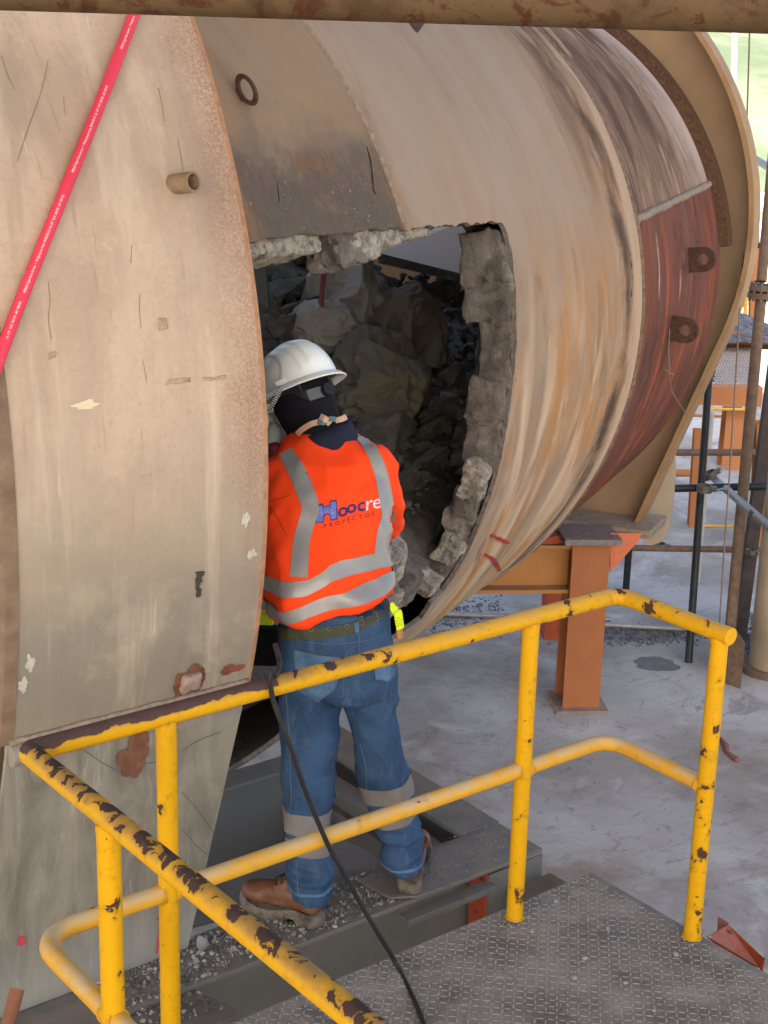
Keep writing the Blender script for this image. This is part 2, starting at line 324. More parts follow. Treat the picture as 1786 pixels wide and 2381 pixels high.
m = Mat('kiln_shell_scale', .85, 0, .08); uv = m.n('TexCoord').outputs['UV']; st = m.n('Mapping', {'Vector': uv, 'Scale': (5.5, .9, 1)}).outputs[0]; st2 = m.n('Mapping', {'Vector': uv, 'Scale': (6.5, 1.5, 1)}).outputs[0]
U, Vv, _ = m.sep(uv); v = m.co()
n1 = m.noise(1, 4, .55, st, .6); n2 = m.noise(1.2, 3, .55, st2, .6); n3 = m.noise(1.3, 6, .6, uv, .4)
c = m.mix(m.ramp(n3, .3, .7), (.34, .26, .195), (.43, .335, .25)); c = m.mix(m.mul(m.ramp(n1, .4, .75), .6), c, (.40, .365, .32)); c = m.mix(m.mul(m.ramp(m.noise(2.4, 5, .6, m.n('Mapping', {'Vector': uv, 'Location': (6, 1, 0)}).outputs[0], .6), .5, .72), .5), c, (.44, .295, .19))
low = m.ramp(m.add(Vv, m.mul(m.noise(1.6, 4, .6, uv), .8)), 1.15, .35)
c = m.mix(m.mul(m.ramp(m.noise(1., 5, .65, m.n('Mapping', {'Vector': uv, 'Scale': (3, .9, 1), 'Location': (3, 5, 0)}).outputs[0], 1.), .42, .66), low), c, (.50, .285, .125))
c = m.mix(m.mul(m.ramp(n2, .48, .78), m.add(m.mul(low, .55), .06)), c, (.58, .47, .33))
low2 = m.ramp(m.add(Vv, m.mul(n3, .6)), -.2, -1.0); c = m.mix(m.mul(m.ramp(n1, .3, .55), low2), c, (.60, .49, .34))
c = m.mix(m.mul(m.ramp(m.noise(1., 5, .6, m.n('Mapping', {'Vector': uv, 'Scale': (12, 1.1, 1), 'Location': (9, 2, 0)}).outputs[0], .8), .6, .72), low2), c, (.52, .25, .08))
c = m.mix(m.mul(m.ramp(m.noise(1., 6, .7, st2, 1.2), .56, .75), m.ramp(Vv, -1.2, 1.6, .1, .35)), c, (.26, .19, .14))
# ridge next to the second seam: scorched, flaking bands
rd = m.mul(m.ramp(m.add(U, m.mul(m.noise(2.3, 4, .6, uv), .12)), .42, .66), m.ramp(n2, .3, .6)); c = m.mix(m.mul(rd, .55), c, (.56, .45, .32))
rb = m.mul(m.ramp(m.add(U, m.mul(m.noise(1.4, 5, .65, m.n('Mapping', {'Vector': uv, 'Scale': (3, 1.6, 1)}).outputs[0]), .3)), .62, .70), m.ramp(m.add(U, m.mul(m.noise(1.8, 5, .65, uv), .22)), .93, .84)); c = m.mix(m.mul(rb, m.ramp(n1, .32, .62)), c, (.14, .095, .07))
top = m.mul(m.ramp(Vv, .5, 1.4), m.ramp(m.add(U, m.mul(n3, .5)), .35, .7)); c = m.mix(m.mul(top, m.ramp(n2, .4, .65)), c, (.22, .15, .10))
# soot above the cut opening, left of the first seam
so_ = m.mul(m.ramp(m.add(U, m.mul(m.noise(5, 5, .6, uv), .03)), T_S1+.03, T_S1+.005), m.ramp(m.add(Vv, m.mul(m.noise(5, 6, .65, uv), .34)), 1.26, .92))
c = m.mix(m.mul(so_, .95), c, m.mix(m.noise(40, 4, .6, uv), (.085, .076, .070), (.17, .15, .135)))
c = m.mix(m.mul(m.mul(so_, m.ramp(m.noise(5, 4, .6, uv), .5, .62)), m.ramp(m.noise(75, 3, .5, uv), .67, .70)), c, (.62, .58, .52))
c = m.mix(m.mul(so_, m.ramp(m.noise(4, 5, .65, m.n('Mapping', {'Vector': uv, 'Location': (4, 7, 0)}).outputs[0]), .58, .7)), c, (.24, .125, .06))
up_ = m.mul(m.ramp(U, T_S1+.03, T_S1+.01), m.ramp(Vv, .85, .98)); c = m.mix(m.mul(up_, .7), c, m.mix(m.noise(9, 5, .7, uv), (.25, .19, .13), (.40, .29, .19)))
hz = m.mul(m.mul(m.ramp(U, -1.45, -1.05), m.ramp(m.add(Vv, m.mul(n3, .4)), .95, .35)), m.ramp(m.add(U, m.mul(n3, .3)), -.35, -.85)); c = m.mix(m.mul(hz, .5), c, (.26, .25, .24))
c = m.mix(m.mul(m.ramp(m.noise(60, 4, .7, uv), .6, .75), .35), c, (.2, .15, .11)); c = m.mix(m.mul(m.ramp(m.noise(14, 7, .75, uv, .6), .55, .7), .3), c, (.24, .175, .125))
bl = m.noise(1.7, 6, .66, m.n('Mapping', {'Vector': uv, 'Scale': (1.3, .8, 1), 'Location': (2, 9, 0)}).outputs[0], .8)
c = m.mix(m.mul(m.ramp(bl, .47, .68), m.ramp(m.add(Vv, m.mul(bl, .4)), 1.5, .7, .25, .75)), c, m.mix(n2, (.36, .19, .085), (.50, .31, .16)))
c = m.mix(m.mul(m.ramp(m.noise(1.3, 7, .7, m.n('Mapping', {'Vector': uv, 'Scale': (2.2, 1, 1), 'Location': (5, 2, 0)}).outputs[0], .9), .52, .7), .55), c, m.mix(n1, (.17, .115, .08), (.27, .19, .135)))
gr = m.mul(m.mul(m.ramp(U, T_S1, T_S1+.25), m.ramp(m.add(U, m.mul(bl, .8)), .7, .1)), m.ramp(m.add(Vv, m.mul(n3, .5)), .55, 1.05)); c = m.mix(m.mul(gr, .55), c, m.mix(n1, (.34, .285, .235), (.46, .40, .345)))
cr_ = m.mul(m.ramp(m.add(Vv, m.mul(bl, .7)), .75, .0), m.ramp(m.noise(1, 3, .6, m.n('Mapping', {'Vector': uv, 'Scale': (3.6, 1.0, 1), 'Location': (1, 4, 0)}).outputs[0], 1.2), .42, .68)); c = m.mix(m.mul(cr_, .75), c, m.mix(n2, (.66, .52, .36), (.78, .68, .53)))
og = m.mul(m.ramp(m.add(Vv, m.mul(bl, .7)), 1.0, .3), m.ramp(m.noise(1, 4, .6, m.n('Mapping', {'Vector': uv, 'Scale': (2.4, .9, 1), 'Location': (7, 8, 0)}).outputs[0], 1.4), .5, .66)); c = m.mix(m.mul(og, .85), c, m.mix(n2, (.46, .20, .06), (.60, .34, .13)))
rl = m.mul(m.ramp(m.add(U, m.mul(n3, .16)), .62, .74), m.ramp(n2, .25, .55)); c = m.mix(m.mul(rl, .7), c, (.62, .49, .36))
dk = m.mul(m.ramp(m.add(U, m.mul(m.noise(1.1, 6, .7, uv, .8), .34)), .52, .70), m.ramp(m.add(U, m.mul(m.noise(1.1, 6, .7, uv, .8), .34)), .86, .72)); c = m.mix(m.mul(dk, m.ramp(m.noise(2.2, 5, .65, m.n('Mapping', {'Vector': uv, 'Scale': (2, 1, 1), 'Location': (3, 3, 0)}).outputs[0]), .42, .6)), c, (.105, .075, .058))
bk = m.mul(m.mul(m.ramp(m.add(U, m.mul(n3, .5)), .15, .75), m.ramp(m.add(Vv, m.mul(bl, .5)), .55, 1.2)), m.ramp(m.noise(1, 5, .65, m.n('Mapping', {'Vector': uv, 'Scale': (4.5, .9, 1), 'Location': (6, 6, 0)}).outputs[0], 1.), .42, .62)); c = m.mix(m.mul(bk, .8), c, (.16, .10, .07))
c = m.mix(1.0, c, (.80, .715, .645), 'MULTIPLY')
m.color(c).bump(m.noise(1, 5, .6, st2), .10, .008).bump(m.noise(80, 4, .65, uv), .2, .002); SHELL = m.m

def band_mat(name, lowpart):
    m = Mat(name, .85, 0, .06); uv = m.n('TexCoord').outputs['UV']; U, Vv, _ = m.sep(uv); mp = lambda s, l=(0, 0, 0): m.n('Mapping', {'Vector': uv, 'Scale': s, 'Location': l}).outputs[0]
    a, b, d = m.noise(1, 6, .65, mp((2.6, 1.2, 1)), .7), m.noise(1, 7, .72, mp((5, 1.3, 1), (3, 1, 0)), .6), m.noise(1, 6, .68, mp((9, 2, 1), (1, 6, 0)), .4)
    if lowpart:
        c = m.mix(m.ramp(a, .35, .62), (.215, .062, .032), (.125, .05, .036)); c = m.mix(m.mul(m.ramp(b, .5, .66), m.ramp(Vv, -.9, .9, .3, .9)), c, (.14, .075, .065))
        c = m.mix(m.mul(m.ramp(m.noise(1, 5, .6, mp((7, .9, 1), (8, 3, 0)), .6), .55, .68), m.ramp(Vv, 1., -.6)), c, (.40, .105, .035)); c = m.mix(m.mul(m.ramp(d, .6, .72), m.ramp(U, 2.4, 1.0, .3, .85)), c, (.40, .30, .27))
        c = m.mix(m.mul(m.ramp(m.noise(1, 6, .7, mp((7, 2.2, 1), (2, 2, 0))), .54, .62), .8), c, (.075, .035, .026))
    else:
        c = m.mix(m.ramp(a, .38, .6), (.10, .058, .042), (.20, .125, .085)); c = m.mix(m.mul(m.ramp(b, .5, .68), m.ramp(Vv, .3, 1.6, .45, .95)), c, (.42, .29, .19)); c = m.mix(m.mul(m.ramp(d, .6, .72), .6), c, (.42, .31, .21))
        c = m.mix(m.mul(m.ramp(m.add(U, m.mul(a, .7)), 2.5, 3.1), m.ramp(Vv, .2, 1.0)), c, (.44, .34, .28))
    m.color(c).bump(d, .3, .012).bump(m.noise(50, 5, .65, uv), .25, .003); return m.m
BAND_UP, BAND_LOW = band_mat('band_brown_scale', 0), band_mat('band_red_primer', 1)

kiln = thing('kiln', 'big rusty kiln drum with a jagged square opening cut in its side', 'kiln', KO-UZ*KR)
hole_px = [(600, 560), (640, 551), (700, 546), (760, 543), (820, 538), (870, 534), (915, 531), (960, 528), (1000, 524), (1050, 521), (1100, 519), (1140, 516), (1168, 519), (1180, 545), (1190, 585), (1196, 640), (1200, 690), (1201, 750), (1200, 812), (1196, 870),
           (1188, 930), (1179, 990), (1169, 1050), (1156, 1105), (1141, 1155), (1118, 1215), (1088, 1286), (1060, 1335), (1033, 1374), (1004, 1402)]
HP = [khit(*q) for q in hole_px]; thb = khit(1004, 1412)[1]
HP = [(-3.6, HP[0][1]+.02)] + HP + [(-1.05, thb-.03), (-1.4, thb-.035), (-1.75, thb-.03), (-1.95, -1.35), (-3.6, -1.35)]
HPs = np.array([(t, th*KR) for t, th in HP]); jag = []
for i in range(len(HPs)):
    a, b = HPs[i], HPs[(i+1) % len(HPs)]; k = max(1, int(np.linalg.norm(b-a)/.022)); d = nrm(b-a); nn = V(-d[1], d[0])
    for j in range(k):
        p = a+(b-a)*j/k; e = .011*mnoise.noise(Vector((p[0]*14, p[1]*14, 2)))+.008*mnoise.noise(Vector((p[0]*45, p[1]*45, 5))); jag.append(p+nn*e)
HOLE = np.array(jag)
def in_poly(P, poly):
    x, y = P[:, 0], P[:, 1]; r = np.zeros(len(P), bool); n = len(poly); j = n-1
    for i in range(n):
        xi, yi = poly[i]; xj, yj = poly[j]; r ^= ((yi > y) != (yj > y)) & (x < (xj-xi)*(y-yi)/(yj-yi+1e-12)+xi); j = i
    return r
def surf_mesh(t0, t1, s0, s1, st, poly, backhole=None):
    g = np.array([(t, s) for t in np.linspace(t0, t1, int((t1-t0)/st)+1) for s in np.linspace(s0, s1, int((s1-s0)/st)+1)])
    dm = np.min(np.linalg.norm(g[:, None, :]-poly[None, ::2, :], axis=2), axis=1); g = g[dm > st*.45]; n = len(poly)
    pts = [Vector(p) for p in poly]+[Vector(p) for p in g]
    vo, eo, fo = delaunay_2d_cdt(pts, [(i, (i+1) % n) for i in range(n)], [], 0, 1e-6)[:3]
    P = np.array(vo); Fc = np.array(fo); cen = P[Fc].mean(1); keep = ~in_poly(cen, poly)
    if backhole is not None: keep &= ~in_poly(cen, backhole)
    Fc = Fc[keep]; used = np.unique(Fc); rm = np.full(len(P), -1); rm[used] = np.arange(len(used)); return P[used], rm[Fc]
SKY_GAP = np.array([(-2.6, 2.4), (1.7, 2.4), (1.7, 5.0), (-2.6, 5.0)])       # unseen far-side opening, added to let sky light into the drum
T_L = -3.9
P2, F2 = surf_mesh(T_L, T_S2, -math.pi*KR*.5, math.pi*KR*1.5, .085, HOLE, SKY_GAP)
pv = np.array([kp(t, s/KR, KR+.004*mnoise.noise(Vector((t*2, s*2, 0)))+(.013*math.exp(-((t-.72)/.09)**2))) for t, s in P2])
F2 = F2[(pv[F2][:, :, 0].max(1) > .045)]          # mitred where it enters the hood
mk('shell', (pv, F2), SHELL, kiln, smooth=True, uv=P2)
inner = np.array([kp(t, s/KR, KR-.03) for t, s in P2]); nh = len(HOLE)
rim_o = np.array([kp(t, s/KR) for t, s in HOLE]); rim_i = np.array([kp(t, s/KR, KR-.017) for t, s in HOLE])
mk('cut_edge', (np.vstack([rim_o, rim_i]), [q for q in [(i, (i+1) % nh, nh+(i+1) % nh, nh+i) for i in range(nh)] if rim_o[q[0]][0] > .05]), flat('torn_cut_edge', (.16, .135, .115), .9, 0, .5, 60, .6, 90), kiln)
P3 = P2.copy(); lv = np.array([kp(t, s/KR, KR-.018) for t, s in P3]); mk('shell_back_face', (lv, F2), SOOT, kiln, smooth=True)
# lining further in, with a ragged mouth
c0 = HOLE.mean(0); ML = np.array([c0+(p-c0)*(1.02+.02*mnoise.noise(Vector((p[0]*6, p[1]*6, 9)))) for p in HOLE[::2]])
P4, F4 = surf_mesh(T_L, T_E, -math.pi*KR*.5, math.pi*KR*1.5, .11, ML, SKY_GAP)
l4 = np.array([kp(t, s/KR, 1.625+.03*mnoise.noise(Vector((t*5, s*5, 1)))) for t, s in P4]); F4 = F4[l4[F4][:, :, 0].max(1) > .0]; F4 = F4[~in_poly(P4[F4].mean(1), np.array([(1.6, 2.75), (2.8, 2.75), (2.8, 5.0), (1.6, 5.0)]))]  # lining also opened above its far end for sky light
mk('lining', (l4, F4), SOOT, kiln, smooth=True)
# band beyond the second seam, left open on top to admit sky light
TW0, TW1 = khit(1480, 512, 1.775)[1], khit(1648, 428, 1.715)[1]
def TWf(t): return TW0+(TW1-TW0)*(t-T_S2)/(T_E-T_S2)
TW = (TW0+TW1)/2
for nm, a0, a1, mt in (('upper_band', TW, 1.62, BAND_UP), ('rear_band', 5.0/KR, math.pi*1.4, BAND_UP), ('lower_band', -math.pi*.6, TW, BAND_LOW)):
    ts = np.linspace(T_S2, T_E, 12); wsp = np.linspace(0, 1, 80); lo = (lambda t: TWf(t)) if nm == 'upper_band' else (lambda t: a0); hi = (lambda t: TWf(t)) if nm == 'lower_band' else (lambda t: a1); hs = [[lo(t)+(hi(t)-lo(t))*w for w in wsp] for t in ts]; uvb = np.array([(t, h*KR) for t, row in zip(ts, hs) for h in row]); n = 80
    mk(nm, (np.array([kp(t, h, kr(t)+.008*(mt is BAND_LOW)) for t, row in zip(ts, hs) for h in row]), [(i*n+k, i*n+k+1, (i+1)*n+k+1, (i+1)*n+k) for i in range(len(ts)-1) for k in range(n-1)]), mt, kiln, smooth=True, uv=uvb)
WELD = flat('weld_bead', (.26, .20, .155), .8, 0, .35, 60, .5, 120)
def bead(nm, pts, r, mat=WELD):
    P = dense(pts, .02); P = [p+.25*r*V(mnoise.noise(Vector(p*40)), mnoise.noise(Vector(p*40+V(3, 3, 3))), mnoise.noise(Vector(p*40+V(7, 1, 3)))) for p in P]
    rr = [r*(1+.3*mnoise.noise(Vector(p*60))) for p in P]; return mk(nm, tube(P, rr, 7), mat, kiln, smooth=True)
hs = lambda a, b, n: np.linspace(a, b, n)
bead('weld_seam', [kp(T_S1, h, KR-.002) for h in hs(khit(*hole_px[7])[1]+.01, 2.2, 80)], .011)
bead('weld_seam', [kp(T_S2-.02, h, KR-.001) for h in hs(-2, 2.4, 140)], .016, flat('scorched_ridge', (.17, .12, .085), .9, 0, .5, 30, .6, 60))
bead('weld_seam', [kp(t, TWf(t)) for t in hs(T_S2, T_E, 30)], .022)
bead('weld_seam', [kp(-.55, h, KR-.006) for h in hs(.75, 2.2, 50)], .009, SHELL)
ts = np.linspace(TW1-.22, 2.4, 120); rv = np.array([kp(T_E, h, r)+AX*dx for h in ts for r, dx in ((1.7056+.004, -.02), (1.7056+.06, 0), (1.7056+.06, .12), (1.6, .12))])
RR = flat('rusty_end_ring', (.085, .045, .025), .95, 0, .5, 55, .6, 120)
mk('end_ring', ring_sweep([rv[i*4:i*4+4] for i in range(len(ts))]), RR, kiln)
# lifting lugs
def lug(center, ax_a, ax_n, ax_t, w, h, hole_r, th, mat, ring=False):
    o = [(-w/2, 0)] + ([(w/2, 0)]) + [(w/2*math.cos(a), h-w/2+w/2*math.sin(a)) for a in np.linspace(0, math.pi, 14)]
    if ring: o = [(w*.18, 0)] + [(w/2*math.cos(a), h-w/2+w/2*math.sin(a)) for a in np.linspace(-1.1, math.pi+1.1, 22)] + [(-w*.18, 0)]
    k = 20; hc = h-w/2; inn = [(hole_r*math.cos(a), hc+hole_r*math.sin(a)) for a in np.linspace(0, 2*math.pi, k, endpoint=False)]
    vo, _, fo = delaunay_2d_cdt([Vector(p) for p in o+inn], [(i, (i+1) % len(o)) for i in range(len(o))]+[(len(o)+i, len(o)+(i+1) % k) for i in range(k)], [], 0, 1e-6)[:3]
    P = np.array(vo); Fq = [f for f in fo if in_poly(P[list(f)].mean(0)[None], np.array(o))[0] and not in_poly(P[list(f)].mean(0)[None], np.array(inn))[0]]; n = len(P)
    top = [center+ax_a*p[0]+ax_n*p[1]+ax_t*th/2 for p in P]; bot = [q-ax_t*th for q in top]; f = [tuple(q) for q in Fq]+[tuple(i+n for i in q)[::-1] for q in Fq]
    f += [(i, (i+1) % len(o), n+(i+1) % len(o), n+i) for i in range(len(o))]+[(len(o)+i, len(o)+(i+1) % k, n+len(o)+(i+1) % k, n+len(o)+i) for i in range(k)]
    return np.array(top+bot), f
def kframe(t, th): n = math.cos(th)*KN+math.sin(th)*KZ; tg = -math.sin(th)*KN+math.cos(th)*KZ; return kp(t, th), n, tg
for q, lab in (((1601, 605), None), ((1554, 762), None)):
    t, th = khit(*q, 1.74); p, n_, tg = kframe(t, th); mk('lifting_lug', lug(p, tg, n_, AX*.97+KN*.2, .135, .155, .031, .026, RUST), flat('lug_brown', (.075, .04, .028), .85, 0, .4, 40, .5), kiln)
t, th = khit(556, 222); p, n_, tg = kframe(t, th); mk('lifting_lug', lug(p, tg, n_*.55, AX, .095, .10, .033, .012, RUST, True), RUST, kiln)
# spray marks near the bottom of the opening
SPRAY = flat('red_spray_paint', (.36, .035, .03), .7)
def spray(pxs, w):
    pts = [khit(q[0], q[1]) for q in spline([(*q, 0) for q in pxs], 6)]; P = [kp(t, h, KR+.0075) for t, h in pts]; v, f = [], []
    for i, p in enumerate(P):
        d = nrm(P[min(i+1, len(P)-1)]-P[max(i-1, 0)]); n_ = kframe(*pts[i])[1]; s = np.cross(d, n_); ww = w*(.6+.5*mnoise.noise(Vector(p*30)))*(1 if 0 < i < len(P)-1 else .4); v += [p-s*ww, p+s*ww]
    for i in range(len(P)-1): f.append((2*i, 2*i+1, 2*i+3, 2*i+2))
    mk('spray_mark', (np.array(v), f), SPRAY, kiln)
spray([(1140, 1242), (1160, 1252), (1182, 1262)], .011); spray([(1125, 1286), (1145, 1300), (1157, 1318), (1162, 1326)], .012); spray([(1132, 1248), (1118, 1275), (1105, 1315), (1088, 1345)], .009)
CRK = flat('black_crack', (.03, .025, .022), .95)
for pts, r in (([(1462, 572), (1466, 610), (1469, 650), (1466, 690)], .006), ([(1440, 985), (1428, 1010), (1418, 1040)], .005), ([(1395, 1090), (1370, 1120), (1340, 1150)], .004), ([(644, 424), (646, 445), (649, 470)], .0035), ([(852, 340), (862, 380), (868, 440), (873, 452)], .003)):
    P = [kp(*khit(q[0], q[1]), KR+.001) for q in spline([(*q, 0) for q in pts], 6)]; mk('crack', tube(P, [r*(.3+1.4*abs(mnoise.noise(Vector(q*14)))) for q in P], 5), CRK, kiln)
rp = [kp(*khit(*q), KR+.004) for q in ((944, 44), (990, 46), (984, 58), (970, 78), (956, 62))]; mk('rust_patch', (np.array(rp), [(0, 1, 2, 3, 4)]), RUST, kiln)
WIRE = flat('thin_wire', (.22, .17, .13), .6, .4)
w0 = kp(*khit(1557, 790, 1.74), 1.83); mk('tie_wire', tube(spline([atd(1557, 765, depth(w0)-.1), atd(1555, 830, depth(w0)-.12), atd(1560, 900, depth(w0)-.06), atd(1577, 935, depth(w0)), atd(1600, 968, depth(w0)+.2)], 6), .0035, 5), WIRE, kiln)
mk('tie_wire', tube([atd(1545, 860, depth(w0)-.02), atd(1567, 873, depth(w0)-.02)], .006, 5), WIRE, kiln)

# refractory blocks showing along the cut (each its own block)
edge = np.array(spline([(*q, 0) for q in hole_px[12:]], 10))[:, :2]; el = np.array([(t, h*KR) for t, h in (khit(*q) for q in edge)]); ecum = np.r_[0, np.cumsum(np.linalg.norm(np.diff(el, axis=0), axis=1))]
l_, i = .02, 0
while l_ < ecum[-1]-.03:
    frac = l_/ecum[-1]; L = (.20, .15, .24, .16, .19, .13)[i % 6] if frac < .56 else (.10, .13, .085, .12)[i % 4]; dd = (.17, .185, .15, .175)[i % 4]*(1-.45*frac) if frac < .56 else (.10, .125, .085)[i % 3]
    c_ = l_+L/2; t, sv_ = np.interp(c_, ecum, el[:, 0]), np.interp(c_, ecum, el[:, 1]); t2, s2_ = np.interp(c_+.03, ecum, el[:, 0]), np.interp(c_+.03, ecum, el[:, 1]); p, n_, tg = kframe(t, sv_/KR); al = nrm(AX*(t2-t)+tg*(s2_-sv_)); ou = np.cross(n_, al); ou = ou if ou@AX > 0 else -ou
    wob = .022*((i*7) % 5-2)/2
    if frac < .56: mk('refractory_brick', lump(p+ou*(.030+wob)-n_*(.019+dd*.5), (.10, L*1.0, dd), (ou, al, n_), i*13+1, 13, .26, 2.4), REFRACT, kiln, smooth='auto')
    else: mk('refractory_chunk', lump(p+ou*(.012+wob*2)-n_*(.022+dd*.55), (.085, L*1.1, dd), (ou, al, n_), i*7+3, 11, .42, 3.0), CASTABLE if i % 3 else REFRACT, kiln, smooth='auto')
    l_ += L; i += 1
for i, (q, r) in enumerate([((935, 1372), .13), ((905, 1425), .09), ((985, 1392), .075), ((955, 1425), .07), ((975, 1412), .055)]):
    t, th = khit(*q); p, n_, tg = kframe(t, th); mk('refractory_chunk', lump(p-n_*(.05+r*1.0), (r*1.9, r*1.7, r*1.7), (AX, tg, n_), i*7+3, 8, .30, 3.2), CASTABLE if i in (0, 1, 3) else REFRACT, kiln, smooth='auto')
# crumbly castable hanging under the upper edge
for i, (x0, x1, dz) in enumerate([(586, 650, .018), (640, 705, .022), (700, 748, .02), (800, 848, .05), (838, 905, .04), (895, 940, .02), (940, 1010, .008)]):
    (ta, ha), (tb, hb) = khit(x0, np.interp(x0, [600, 1168], [556, 519])), khit(x1, np.interp(x1, [600, 1168], [556, 519])); p, n_, tg = kframe((ta+tb)/2, (ha+hb)/2)
    mk('castable_lump', lump(p-n_*.085-tg*dz*.5, (abs(tb-ta)*1.12, dz*1.9+.022, .11), (AX, tg, n_), 40+i, 9, .30, 5.5), REFRACT if i == 3 else CASTABLE, kiln, smooth='auto')
# ------------------------------------------------------------------ inside the drum
def inz(n): return .62+.47*(1.3-n)
PN = nrm(UZ+.47*KN); PP = KO*V(1, 1, 0)+UZ*inz(0)
def onpile(px, py): return onplane(px, py, PP, PN)
def indrum(p): w = p-KO; w = w-AX*(w@AX); return np.linalg.norm(w) < 1.5
ts, ns = np.linspace(-2.7, 1.6, 100), np.linspace(1.5, -1.4, 76); pvv = []
for t in ts:
    for n in ns:
        p = KO*V(1, 1, 0)+AX*V(1, 1, 0)*t+KN*n; rough = 1 if n < .7 else .35
        z = inz(n)-.03+rough*(.09*mnoise.noise(Vector(p*2.2))+.06*abs(mnoise.noise(Vector(p*6)))+.03*mnoise.noise(Vector(p*15)))-.10*max(0, n-.8)
        pvv.append(p+UZ*z)
k = len(ns)
mk('rubble_pile', (np.array(pvv), [(i*k+j, i*k+j+1, (i+1)*k+j+1, (i+1)*k+j) for i in range(len(ts)-1) for j in range(k-1)]), RUBBLE, smooth=True, origin=KO+UZ*-.6, label='heap of broken stones and dirt filling the inside of the kiln drum', cat='rubble', kind='stuff')
rocks = []
for i in range(700):
    px, py = random.uniform(600, 1170), random.uniform(640, 1330); p = onpile(px, py); r = random.choice([.016, .02, .025, .03, .04, .055]) * (1 if py < 1150 else .6)
    if indrum(p): rocks.append(rock(p+UZ*r*.25, r, i, 1, .65, .5))
mk('loose_stones', join(rocks), RUBBLE, origin=KO+UZ*-.5, label='many loose stones scattered over the rubble inside the drum', cat='stones', kind='stuff')
big = [((655, 690), .16, 'squared slab of lining leaning at the left end of the rubble'), ((690, 740), .15, 'broad flat stone under the slab behind the hard hat'), ((700, 600), .12, 'rough stone at the top left behind the thin red pole'), ((650, 770), .12, 'grey stone just above the top of the hard hat'),
       ((985, 690), .20, 'large rounded brown boulder right of the sacks'), ((1040, 740), .11, 'stone in the fine grey dirt right of the boulder'), ((985, 930), .10, 'flat dark stone below the lowest sack'), ((890, 1020), .20, 'big slab just right of the orange shoulder'), ((1010, 1000), .13, 'cracked stone in the middle of the dark rubble'), ((1090, 1010), .12, 'dark stone near the right brick edge'), ((1000, 1080), .14, 'wide stone low in the dark rubble'), ((1080, 1080), .13, 'squarish stone low at the right of the rubble'), ((930, 1130), .10, 'stone beside the right sleeve of the worker'), ((1045, 880), .12, 'stone right below the sacks'), ((745, 690), .10, 'pale broken stone beside the thin red pole')]
for i, (q, r, lab) in enumerate(big):
    p = onpile(*q); mk('stone', slab(p+UZ*r*.1, (r*1.7, r*1.3, r*.9), (AX, nrm(KN*.8+UZ*.3), UZ), i*11+2), RUBBLE, label=lab, cat='stone', group='big stones in the drum')
p0 = onpile(1060, 700); gd = []
for i in range(500):
    q = onpile(random.gauss(1060, 60), random.gauss(740, 60)); indrum(q) and gd.append(rock(q+UZ*.02, random.uniform(.012, .045), 900+i, 1, .7, .6))
mk('grey_dirt', join(gd), DEBRIS, origin=p0, label='fine blue grey dirt heap at the right side inside the drum', cat='dirt', kind='stuff')
m = Mat('sack_cloth', .85); v = m.co(); c = m.mix(m.noise(4, 5, .6, v), (.11, .094, .066), (.21, .183, .128)); SACK = m.color(c).bump(m.noise(160, 2, .5, v), .2, .002).m
m = Mat('pale_sack_cloth', .8); v = m.co(); c = m.mix(m.noise(4, 5, .6, v), (.27, .245, .205), (.42, .385, .33)); SACK2 = m.color(c).bump(m.noise(160, 2, .5, v), .2, .002).m
def sack(q, w, d, h, seed, rotz, mat, lab, lift=0):
    c = onpile(*q)+UZ*lift; bm = bmesh.new(); bmesh.ops.create_icosphere(bm, subdivisions=6, radius=1); R = Matrix.Rotation(rotz, 3, 'Z'); off = Vector((seed*5.1, seed*2.7, seed)); vs = []
    def crease(p, k): d_ = mnoise.voronoi(p*k+off)[0]; return min(1., (d_[1]-d_[0])*1.6)
    for v in bm.verts:
        p = v.co; q_ = Vector((p.x+.25*mnoise.noise(p*2+off), p.y+.25*mnoise.noise(p*2-off), p.z*.75)); rr = .92+.26*mnoise.noise(p*1.2+off)+.30*(1-crease(q_, 1.25))**1.5+.13*(1-crease(q_, 2.9))**1.5+.02*mnoise.noise(p*9); p = p*rr
        vs.append(c+np.array(R @ Vector((math.copysign(abs(p.x)**.85, p.x)*w, math.copysign(abs(p.y)**.85, p.y)*d, max(p.z, -.4)*h*(1+.25*p.x)))))
    f = [[v.index for v in g.verts] for g in bm.faces]; bm.free()
    o = mk('sack', (np.array(vs), f), mat, smooth=True, label=lab, cat='sack', group='old sacks lying on the rubble'); return o
sack((800, 735), .25, .18, .24, 1, .9, SACK2, 'pale crumpled sack, highest of the old sacks', .03)
sack((925, 815), .22, .18, .21, 2, .3, SACK, 'olive sack with folded top behind the lowest sack', .03)
sack((880, 925), .30, .20, .20, 3, .75, SACK, 'large dark brown sack, lowest and nearest of the sacks', .02)
sack((755, 800), .16, .15, .14, 4, 1.2, SACK2, 'flattened grey sack just above the hard hat at left', .02)
# wall plate, post and pole inside
m = Mat('pale_inner_plate', .7); v = m.co(); m.color(m.mix(m.noise(2, 5, .6, v), (.66, .60, .52), (.75, .69, .61))); PLATE_IN = m.m
Dp = depth(onpile(985, 640))+.35; q = [atd(850, 535, Dp+.2), atd(1120, 500, Dp+.35), atd(1120, 648, Dp-.75), atd(880, 588, Dp-.85)]
mk('wall_plate', prism(q, FH*.02), PLATE_IN, label='pale beige plate across the back of the drum behind the rubble', cat='plate')
q = [atd(880, 590, Dp-.86), atd(1125, 650, Dp-.76), atd(1125, 668, Dp-.76), atd(880, 612, Dp-.86)]; mk('steel_sill', prism(q, FH*.05), SOOT, label='dark steel edge running under the pale inner plate', cat='beam')
Dl = depth(onpile(640, 760))+.1; q = [atd(560, 520, Dl), atd(615, 560, Dl), atd(627, 760, Dl), atd(606, 800, Dl), atd(560, 820, Dl)]
